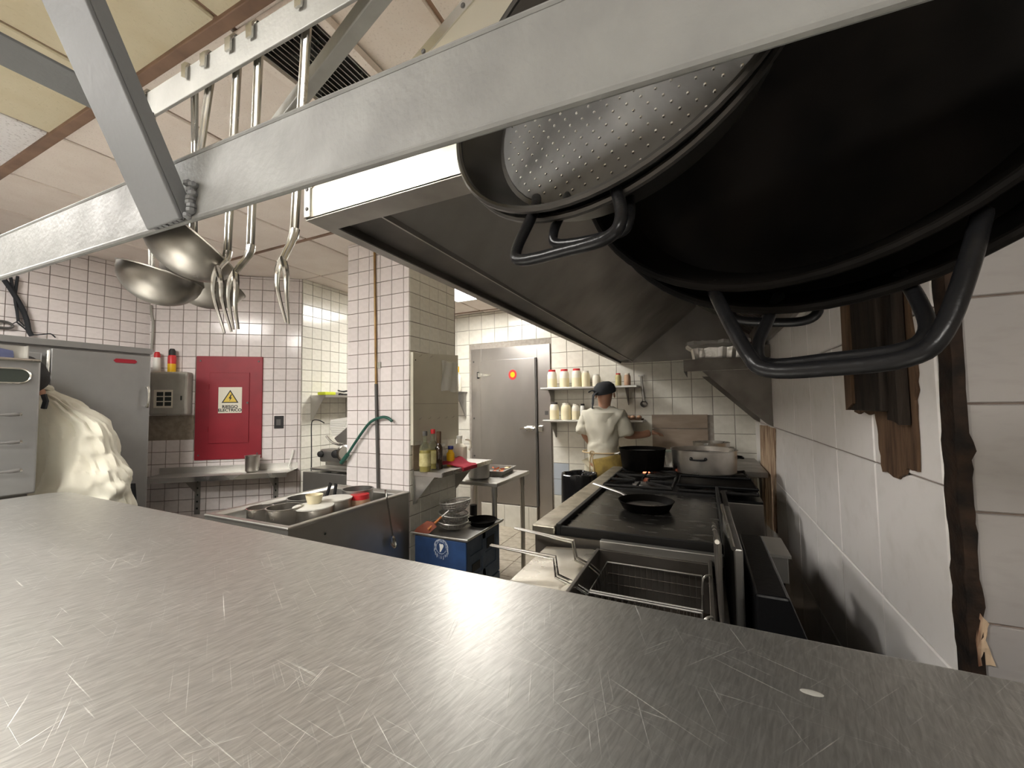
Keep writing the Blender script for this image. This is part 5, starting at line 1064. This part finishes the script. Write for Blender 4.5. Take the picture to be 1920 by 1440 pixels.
# ------------------------------------------------------------------ shelf over the range with foil tray
sy0, sy1, sz, sx0 = 3.30, 4.05, 1.735, -.113
t = thing('wall_shelf', (.2, 3.6, sz-.08), 'steel shelf on big triangular brackets over the rear burners', 'shelf')
MB().box((sx0, sy0, sz-.006), (XR-.045, sy1, sz)).build('shelf_plate', 'steel_grimy', t); MB().box((sx0, sy0-.004, sz-.085), (XR-.045, sy0, sz+.002)).build('end_apron', 'steel_grimy', t); MB().box((sx0-.004, sy0, sz-.085), (sx0, sy1, sz+.002)).build('front_apron', 'steel_grimy', t)
MB().box((XR-.044, sy0, sz-.006), (XR-.010, sy1, sz+.08)).build('upstand', 'steel_grimy', t)
for yy in (sy0+.01, sy1-.02):
    k = MB(); k.prism([(XR-.010, yy, sz-.086), (sx0+.12, yy, sz-.086), (XR-.05, yy, sz-.47), (XR-.010, yy, sz-.49)], (0, .004, 0)); k.build('bracket', 'steel_grimy', t)
fc = V((.12, 3.50, sz+.001)); t = thing('foil_tray', fc, 'crumpled aluminium foil tray on the shelf over the range', 'tray')
def ft(o, z, n=40):
    out_ = []
    for i in range(n):
        a = 2*math.pi*i/n; cx2, cy2 = math.cos(a), math.sin(a); r_ = 1/max(abs(cx2), abs(cy2))**.85; w_ = .006*math.sin(i*2.7)+.005*math.sin(i*5.1+1)
        out_.append(fc+V(((.20+o+w_)*cx2*r_*.93, (.15+o+w_)*cy2*r_*.93, z+.004*math.sin(i*3.9)*(1 if z > .02 else 0))))
    return out_
k = MB(); rings = ft(-.02, 0)+ft(.0, .09)+ft(.04, .115)+ft(.038, .14)+ft(-.01, .135)+ft(-.05, .15); n = 40; fs = [tuple(range(n-1, -1, -1))]
for a in range(5):
    for i in range(n): fs.append((a*n+i, a*n+(i+1) % n, a*n+n+(i+1) % n, a*n+n+i))
fs.append(tuple(range(5*n, 6*n))); k.add(rings, fs, False); k.build('foil', 'foil', t)

# ------------------------------------------------------------------ cold room door
D0, D1, DZ = -2.6, -1.56, 2.115
dr = thing('cold_room_door', ((D0+D1)/2, YB-.03, .25), 'stainless cold room door with its wide frame in the back wall', 'door')
for a, b in (((D0, YB-.02, 0.0), (-2.455, YB-.002, DZ)), ((-1.718, YB-.02, 0.0), (D1, YB-.002, DZ)), ((-2.455, YB-.02, 1.965), (-1.718, YB-.002, DZ)), ): MB().box(a, b).build('frame', 'door_steel', dr, bevel=.002) if MT.setdefault('door_steel', pm('brushed_door_steel', (.50, .48, .46), .34, .95, col2=(.43, .41, .39), vscale=3, rvar=.06, stretch=(1, 1, .5))) else None
lf = MB().box((-2.452, YB-.05, .262), (-1.735, YB-.004, 1.962)).build('door_leaf', 'door_steel', dr, bevel=.004)
MB().box((-1.733, YB-.046, .262), (-1.720, YB-.004, 1.962)).build('gasket', 'grey_pipe', dr)
for zz in (1.80, .55):
    k = MB(); k.tube([(-2.50, YB-.03, zz+.03), (-2.50, YB-.03, zz-.05)], .012, 8); k.build('hinge_pin', 'rubber', dr); k = MB(); k.prism([(-2.49, YB-.053, zz+.018), (-2.32, YB-.053, zz-.01), (-2.30, YB-.053, zz-.018), (-2.49, YB-.053, zz-.036)], (0, .008, 0)); k.build('hinge_strap', 'steel_bright', dr)
for zz in (1.96, 1.26, .8): k = MB(); k.lathe([(0, 0), (.012, 0), (.010, .004), (0, .005)], rot_to((0, -1, 0), (-2.565, YB-.02, zz)), 10); k.build('screw', 'grey_pipe', dr)
hn = V((-1.80, YB-.052, 1.145)); k = MB(); k.tube(smoothpts([hn+V((-.11, -.03, -.0)), hn+V((-.06, -.045, .008)), hn+V((0, -.03, .01)), hn+V((.06, -.03, 0))], 4), [.014]*4+[.02]*5+[.016]*4, 10, flat=(1, .8)); k.build('handle', 'steel_bright', lf)
k = MB(); k.box((hn.x-.05, YB-.06, hn.z-.03), (hn.x+.03, YB-.05, hn.z+.03)); k.build('handle_plate', 'steel_bright', lf, bevel=.006); k = MB(); k.box((-1.71, YB-.05, hn.z-.035), (-1.65, YB-.02, hn.z+.035)); k.build('latch', 'steel_bright', dr, bevel=.01)
q = PY(961, 701, YB-.052); stk = MB(); M_ = rot_to((0, -1, 0), (q.x, YB-.0505, q.z-.01))
stk.lathe([(0, .001), (.052, .001), (.052, 0)], M_, 28, 1, 1.15); so = thing('round_sticker', (q.x, YB-.051, q.z), 'red and yellow round sticker on the cold room door', 'sticker'); stk.build('sticker_disc', 'red', so); k = MB(); k.lathe([(0, .0016), (.03, .0016), (.03, .001)], M_, 24, 1, 1.1); k.build('sticker_centre', 'yellow', so)
MB().box((D1-.07, YB-.026, 1.30), (D1-.03, YB-.02, 1.345)).build('door_switch', 'grey_pipe', dr)
cb = struct(MB().box((D0+.15, YB-.06, 0), (D1-.17, YB-.003, .255)).build('trim_door_curb', 'grout_light'))
tiles(cb, (0, YB-.06, 0), (1, 0, 0), (0, -1, 0), D0+.15, D1-.17, .0, .255, .31, .255, uo=D0+.15, mat='tile_cream', gap=.004)

# ------------------------------------------------------------------ back wall shelves
def wallshelf(x0, x1, z, d_, label):
    t = thing('wall_shelf', ((x0+x1)/2, YB-d_/2, z-.02), label, 'shelf'); MB().box((x0, YB-d_, z-.022), (x1, YB-.008, z)).build('shelf_plate', 'steel', t, bevel=.004)
    for xx in (x0+.08, x1-.12): k = MB(); k.prism([(xx, YB-d_+.03, z-.022), (xx, YB-.009, z-.022), (xx, YB-.009, z-.2), (xx, YB-.04, z-.2)], (.004, 0, 0)); k.build('bracket', 'steel_dull', t)
SH1, SH2, sd1 = 1.25, 1.60, .24
wallshelf(-1.58, -.53, SH1, sd1, 'lower wall shelf with jars behind the cook'); wallshelf(-1.60, -.58, SH2, sd1, 'upper wall shelf with red lidded jugs behind the cook')
def jug(px, w_, z, ztop, body, capm, label, name='plastic_jug', cat='jug', group=None, capr=.7, fill=None):
    c = PY(px, 700, YB-.13); c = V((c.x, YB-.13, z+.0005)); h = ztop-z; t = thing(name, c, label, cat, group); r = w_/2
    MB().lathe([(0, 0), (r*.95, 0), (r, .008), (r, h*.7), (r*.85, h*.85), (r*capr, h*.9), (0, h*.9)], c, 22).build('body', body, t)
    MB().lathe([(r*capr, h*.88), (r*capr*1.05, h*.89), (r*capr*1.05, h), (0, h)], c, 22).build('lid', capm, t)
    if fill: MB().lathe([(r+.0008, .006), (r+.0008, h*fill)], c, 22).build('contents_level', fill and 'cream_food', t)
for px, lb in ((1035, 'milky jug with a red lid on the upper shelf, nearest the steel door'), (1058, 'milky jug with a red lid on the upper shelf, second from the steel door'), (1081, 'milky jug with a red lid on the upper shelf, third from the steel door')): jug(px, .105, SH2, 1.80, 'milky', 'red', lb, group='red lidded jugs', fill=.5)
jug(1098, .09, SH2, 1.77, 'cream_food', 'milky', 'cream coloured tub beside the red lidded jugs', 'plastic_tub', 'tub'); jug(1118, .085, SH2, 1.73, 'milky', 'white_plastic', 'white tub on the upper shelf above the cook', 'plastic_tub', 'tub')
jug(1159, .062, SH2, 1.73, 'label', 'red', 'small yellow brown spice jar with red lid on the upper shelf', 'spice_jar', 'jar'); jug(1176, .066, SH2, 1.725, 'meat', 'milky', 'pinkish spice jar at the right end of the upper shelf', 'spice_jar', 'jar')
for px, w_, zt2, lb, bm_, cm in ((1038, .10, 1.44, 'glass jar on the lower shelf, nearest the steel door', 'milky', 'grey_pipe'), (1060, .11, 1.43, 'wide pale jar on the lower shelf, second from the steel door', 'cream_food', 'milky'), (1078, .085, 1.42, 'narrow pale jar on the lower shelf, third from the steel door', 'milky', 'milky'), (1091, .055, 1.42, 'white bottle with a black cap on the lower shelf beside the cook', 'white_plastic', 'rubber')): jug(px, w_, SH1, zt2, bm_, cm, lb, 'storage_jar', 'jar', 'jars on the lower shelf', fill=.55 if 'jar' in lb else None)
bc3 = PY(1183, 783, YB-.16); t = thing('bread_board', (bc3.x, YB-.14, SH1), 'board with rolls at the right end of the lower shelf', 'board'); MB().box((bc3.x-.14, YB-.23, SH1+.0005), (bc3.x+.11, YB-.04, SH1+.014)).build('board', 'wood', t)
for i in range(4):
    c = V((bc3.x-.09+i*.055, YB-.14+.02*(i % 2), SH1+.0145)); o = thing('bread_roll', c, 'bread roll on the board, number %s from the left' % ('one two three four'.split()[i]) if False else ['leftmost bread roll on the board at the shelf end', 'second bread roll on the board behind the cook', 'third bread roll on the board at the shelf end', 'rightmost bread roll on the board at the shelf end'][i], 'bread', 'bread rolls'); MB().lathe([(0, 0), (.022, .002), (.028, .014), (.018, .028), (0, .032)], c, 14, 1, 1.8).build('roll', 'meat', o)
t = thing('hanging_ladle', PY(1206, 762, YB-.03), 'dark ladle hanging on the back wall at the end of the upper shelf', 'ladle'); a, b = PY(1202, 705, YB-.03), PY(1207, 752, YB-.03); k = MB(); k.tube([a, b], .012, 8, flat=(1, .6)); k.build('handle', 'steel_dull', t); k = MB(); k.lathe([(.035, 0), (.028, -.02), (.012, -.03), (0, -.032)], rot_to((0, -1, .3), b+V((0, -.01, -.03))), 18); k.build('bowl', 'steel_dull', t)
k = MB(); k.box((a.x-.03, YB-.03, a.z-.005), (a.x+.03, YB-.007, a.z+.012)); k.build('wall_hook', 'steel', t)

# ------------------------------------------------------------------ bin with black bag
bc4 = V((-.965, 3.38, 0)); t = thing('rubbish_bin', bc4, 'bin lined with a black bag in front of the cook', 'bin')
MB().lathe([(0, 0), (.12, 0), (.145, .70), (0, .70)], bc4, 24).build('bin_body', 'rubber', t)
def bagf(u, v):
    a = 2*math.pi*u; r_ = .150+.012*math.sin(5*a)*v+.006*math.sin(11*a+2)*v
    if v < .7: return bc4+V((r_*math.cos(a), r_*math.sin(a), .50+v/.7*.33))
    w_ = (v-.7)/.3; return bc4+V(((r_-.045*w_)*math.cos(a), (r_-.045*w_)*math.sin(a), .83+.018*math.sin(math.pi*w_)-.06*w_*w_+.006*math.sin(4*a)*(1-w_)))
k = MB(); k.grid(bagf, 96, 18); k.build('bag', 'bag', t); MB().lathe([(0, .77), (.11, .77)], bc4, 24).build('bag_inside', 'black_ink', t)

# ------------------------------------------------------------------ people
FOLD = bpy.data.textures.new('folds', 'CLOUDS'); FOLD.noise_scale = .07; FOLD.noise_depth = 1
def skin(name, verts, edges, radii, mat, parent, root=0, sub=2, folds=0.):
    org = ORG.get(parent.name, V((0, 0, 0))); me = bpy.data.meshes.new(name); me.from_pydata([V(p)-org for p in verts], edges, []); o = bpy.data.objects.new(name, me); COL.objects.link(o); o.parent = parent; ORG[o.name] = org
    o.modifiers.new('skin', 'SKIN'); sv = me.skin_vertices[0].data if me.skin_vertices else None
    if sv is None: bm2 = bmesh.new(); bm2.from_mesh(me); bm2.verts.layers.skin.verify(); bm2.to_mesh(me); bm2.free(); sv = me.skin_vertices[0].data
    for i, r_ in enumerate(radii): sv[i].radius = r_ if isinstance(r_, tuple) else (r_, r_); sv[i].use_root = (i == root)
    o.modifiers['skin'].use_smooth_shade = True
    m_ = o.modifiers.new('smooth', 'SUBSURF'); m_.levels = sub; m_.render_levels = sub
    if folds: dm_ = o.modifiers.new('folds', 'DISPLACE'); dm_.texture = FOLD; dm_.strength = folds; dm_.mid_level = .5
    me.materials.append(MT[mat]); return o
def chain(n0, n): return [(i, i+1) for i in range(n0, n0+n-1)]
# cook at the back, seen from behind
ck = V((-.835, 3.72, 0)); t = thing('person', ck, 'cook in a white shirt and yellow apron with black headscarf, seen from behind', 'person')
def C_(x, y, z): return ck+V((x, y, z))
bv = [C_(0, 0, .92), C_(0, .01, 1.10), C_(0.01, .02, 1.27), C_(.015, .03, 1.37), C_(.02, .04, 1.44), C_(.025, .05, 1.53), C_(.025, .055, 1.57),
      C_(-.14, .02, 1.315), C_(-.165, -.01, 1.14), C_(-.10, .12, 1.01), C_(-.05, .2, 1.0),
      C_(.155, .03, 1.315), C_(.20, .06, 1.13), C_(.33, .16, 1.13), C_(.40, .20, 1.15),
      C_(-.08, 0, .86), C_(-.085, .01, .48), C_(-.085, -.01, .07), C_(-.085, .12, .03), C_(.08, 0, .86), C_(.085, .01, .48), C_(.085, -.01, .07), C_(.085, .12, .03)]
be = [(0, 1), (1, 2), (2, 3), (3, 4), (4, 5), (5, 6), (2, 7), (7, 8), (8, 9), (9, 10), (2, 11), (11, 12), (12, 13), (13, 14), (0, 15), (15, 16), (16, 17), (17, 18), (0, 19), (19, 20), (20, 21), (21, 22)]
br_ = [.085, .09, .10, .05, .062, .082, .06, .05, .04, .033, .035, .05, .042, .034, .036, .065, .05, .04, .035, .065, .05, .04, .035]
skin('body', bv, be, br_, 'skin', t)
# hands: palms with fingers
def hand(c, d_, t, side):
    d_ = V(d_).normalized(); s_ = d_.cross(V((0, 0, 1))).normalized()*side; u_ = s_.cross(d_)
    hv = [c, c+d_*.045]; he = [(0, 1)]; hr = [.02, .024]
    for i, ln_ in enumerate((.062, .07, .066, .052)):
        b_ = c+d_*.06+s_*(.012-.008*i)*1.6; n0 = len(hv); hv += [b_, b_+d_*ln_*.55-V((0, 0, .008)), b_+d_*ln_*.85-V((0, 0, .025))]; he += [(1, n0), (n0, n0+1), (n0+1, n0+2)]; hr += [.009, .008, .007]
    n0 = len(hv); hv += [c+d_*.025+s_*.03, c+d_*.055+s_*.042-V((0, 0, .01))]; he += [(0, n0), (n0, n0+1)]; hr += [.01, .008]; skin('hand', hv, he, hr, 'skin', t, 0, 1)
hand(C_(.40, .20, 1.15), (.8, .5, -.1), t, 1); hand(C_(-.05, .2, 1.0), (.7, .6, 0), t, -1)
sv_ = [C_(0, 0, .83), C_(0, 0, 1.02), C_(0.01, .02, 1.20), C_(.01, .02, 1.29), C_(.015, .03, 1.395), C_(-.145, .02, 1.31), C_(-.175, 0, 1.19), C_(-.178, -.008, 1.13), C_(.16, .03, 1.31), C_(.20, .05, 1.18), C_(.212, .06, 1.12)]
skin('shirt', sv_, [(0, 1), (1, 2), (2, 3), (3, 4), (3, 5), (5, 6), (6, 7), (3, 8), (8, 9), (9, 10)], [(.165, .14), (.155, .13), (.15, .125), (.13, .11), .062, .072, .075, .08, .072, .078, .085], 'white_cloth', t, 2, 3, .035)
skin('trousers', [C_(0, 0, .94), C_(-.08, 0, .84), C_(-.088, .01, .48), C_(-.085, -.01, .10), C_(.08, 0, .84), C_(.088, .01, .48), C_(.085, -.01, .10)], [(0, 1), (1, 2), (2, 3), (0, 4), (4, 5), (5, 6)], [(.135, .11), .105, .08, .07, .105, .08, .07], 'trouser', t)
k = MB(); k.grid(lambda u, v: ck+V(((.178+.02*v)*math.sin(-.3+2.6*u), (-.158-.01*v)*math.cos(-.3+2.6*u)*.95, 1.03-.10*(1-u)*(1-v)-.46*v)), 16, 8); k.build('apron', 'apron', t, solid=.004, label='stained yellow apron')
k = MB(); k.tube([ck+V((.180*math.cos(a), .158*math.sin(a), .985)) for a in [2*math.pi*i/28 for i in range(28)]], .007, 6, closed=True); k.build('apron_string', 'cord', t)
for dx in (-.01, .012): k = MB(); k.tube(smoothpts([ck+V((-.06, -.135, .985)), ck+V((-.065+dx, -.165, .93)), ck+V((-.06+dx*2, -.168, .80)), ck+V((-.07+dx*2, -.165, .68))], 4), .006, 6); k.build('apron_tie', 'cord', t)
k = MB(); k.tube([ck+V((-.06+.02*math.cos(a), -.15, .985+.018*math.sin(a))) for a in [2*math.pi*i/12 for i in range(12)]], .006, 6, closed=True); k.build('apron_knot', 'cord', t)
hc = C_(.025, .05, 1.525)
k = MB(); k.lathe([(.098, -.005), (.102, .02), (.092, .06), (.06, .09), (0, .102)], rot_to((-.1, -.25, 1), hc), 28); k.lathe([(.098, -.005), (0, -.004)], rot_to((-.1, -.25, 1), hc), 28); k.build('headscarf', 'black_cloth', t)
k = MB(); k.tube(smoothpts([hc+V((-.06, -.075, -.0)), hc+V((-.085, -.095, -.03)), hc+V((-.09, -.10, -.09)), hc+V((-.10, -.095, -.15))], 4), [.018]*5+[.014]*5+[.008]*3, 8, flat=(1.4, .5)); k.build('scarf_tail', 'black_cloth', t); k = MB(); k.tube(smoothpts([hc+V((-.06, -.075, 0)), hc+V((-.10, -.08, .015)), hc+V((-.135, -.075, .0))], 4), [.014]*4+[.012]*4+[.008], 8, flat=(1.4, .5)); k.build('scarf_tail', 'black_cloth', t)
for s_ in (-1, 1): k = MB(); k.lathe([(0, -.006), (.016, -.004), (.02, .004), (.01, .008), (0, .006)], rot_to((s_, 0, 0), hc+V((s_*.083, .0, -.03))), 12, 1, 1.5); k.build('ear', 'skin', t)
k = MB(); k.tube([hc+V((.0, .085, -.02)), hc+V((0, .105, -.045)), hc+V((0, .088, -.055))], [.008, .013, .008], 8); k.build('nose', 'skin', t)
k = MB(); k.tube([hc+V((-.022, .078, -.08)), hc+V((0, .084, -.08)), hc+V((.022, .078, -.08))], .005, 6); k.build('mouth', 'brown_red', t)
for s_ in (-1, 1): k = MB(); k.lathe([(0, 0), (.010, .001), (.006, .005), (0, .006)], rot_to((s_*.3, 1, 0), hc+V((s_*.032, .076, -.012))), 12); k.build('eye', 'black_ink', t)
# worker in a white jacket bending at the left
DP = 2.36
def W(x, y, d=0): return PD(x, y, DP+d)
base = W(165, 950); base = V((base.x, base.y, 0)); t = thing('person', base, 'worker in a white jacket bending over beside the refrigerator at left', 'person')
pel = W(165, 950); bl = W(152, 885); ch = W(122, 820); nk_ = W(64, 742, -.06); hd2 = W(38, 706, -.15)
rS = W(152, 800, -.07); rE = W(192, 885, -.12); rW = W(165, 965, -.14); lS = W(105, 820, .0); lE = W(100, 885, 0); lW_ = W(95, 968, 0)
hipL = pel+V((-.04, .08, -.05)); hipR = pel+V((.07, -.02, -.05))
sdw = (hipR-hipL).normalized()
legs = []
for hp_ in (hipL, hipR): legs += [hp_, V((hp_.x, hp_.y, .50)), V((hp_.x, hp_.y, .07)), V((hp_.x-.10, hp_.y-.06, .03))]
bv = [pel, bl, ch, nk_, hd2, hd2+(hd2-nk_)*.35, rS, rE, rW, lS, lE, lW_]+legs
rS, rE, rW = W(140, 830, 0), W(150, 890, 0), W(150, 968, 0); bv[6:9] = [rS, rE, rW]
skin('body', bv, [(0, 1), (1, 2), (2, 3), (3, 4), (4, 5), (2, 6), (6, 7), (7, 8), (2, 9), (9, 10), (10, 11), (0, 12), (12, 13), (13, 14), (14, 15), (0, 16), (16, 17), (17, 18), (18, 19)], [.11, .11, .10, .05, .09, .07, .055, .045, .033, .055, .045, .033, .085, .06, .042, .035, .085, .06, .042, .035], 'skin', t)
SEC = [(728, 68, 88, .05), (738, 62, 100, .08), (752, 60, 130, .11), (770, 62, 160, .13), (792, 64, 188, .14), (820, 66, 205, .145), (850, 66, 214, .15), (880, 66, 226, .15), (905, 68, 234, .15), (930, 68, 236, .15), (965, 70, 240, .145), (1010, 72, 244, .14)]
DPJ = DP-.02
def jk(u, v):
    f_ = v*(len(SEC)-1); i_ = min(int(f_), len(SEC)-2); q_ = f_-i_; q_ = q_*q_*(3-2*q_)*.5+q_*.5
    yy, l_, r_, dp_ = [SEC[i_][c_]*(1-q_)+SEC[i_+1][c_]*q_ for c_ in range(4)]
    c_ = PD((l_+r_)/2, yy, DPJ); hw = (r_-l_)/2*DPJ/FL; a = 2*math.pi*u
    sx_ = V((rt.x, rt.y, 0)).normalized(); fy_ = V((fw.x, fw.y, 0)).normalized()
    fold = noise.noise(V((math.cos(a)*2.2+v*5.5, math.sin(a)*2.2-v*2.5, v*3.0)))*.045 + noise.noise(V((math.cos(a)*6+v*14, math.sin(a)*6-v*5, 7.)))*.022
    fold *= min(1, v*5)
    return c_ + sx_*(hw+fold)*math.cos(a) + fy_*(dp_*.85+fold)*math.sin(a)
k = MB(); k.grid(jk, 96, 64); k.build('jacket', 'white_cloth', t)
skin('trousers', [pel-V((0, 0, .06)), hipL, legs[1], legs[2]+V((0, 0, .04)), hipR, legs[5], legs[6]+V((0, 0, .04))], [(0, 1), (1, 2), (2, 3), (0, 4), (4, 5), (5, 6)], [.15, .12, .085, .075, .12, .085, .075], 'black_cloth', t)
for p, d_ in ((rW, rW-rE), (lW_, lW_-lE)): hand(p, d_, t, 1)
M_ = rot_to(hd2-nk_, hd2); k = MB(); k.lathe([(.094, -.06), (.106, -.02), (.108, .03), (.09, .075), (.05, .10), (0, .108)], M_, 24); k.lathe([(.094, -.06), (0, -.05)], M_, 24); k.build('hair', 'hair', t)
k = MB(); q = W(70, 732, -.04); k.tube([q+V((.06*math.cos(a), .05*math.sin(a), .02*math.cos(a))) for a in [2*math.pi*i/16 for i in range(16)]], .016, 6, closed=True); k.build('collar', 'white_cloth', t)
k = MB(); q = W(84, 752, -.115); k.tube([W(82, 740, -.2), W(86, 752, -.2), W(82, 766, -.2)], .012, 6); k.build('neck_cord', 'black_cloth', t)
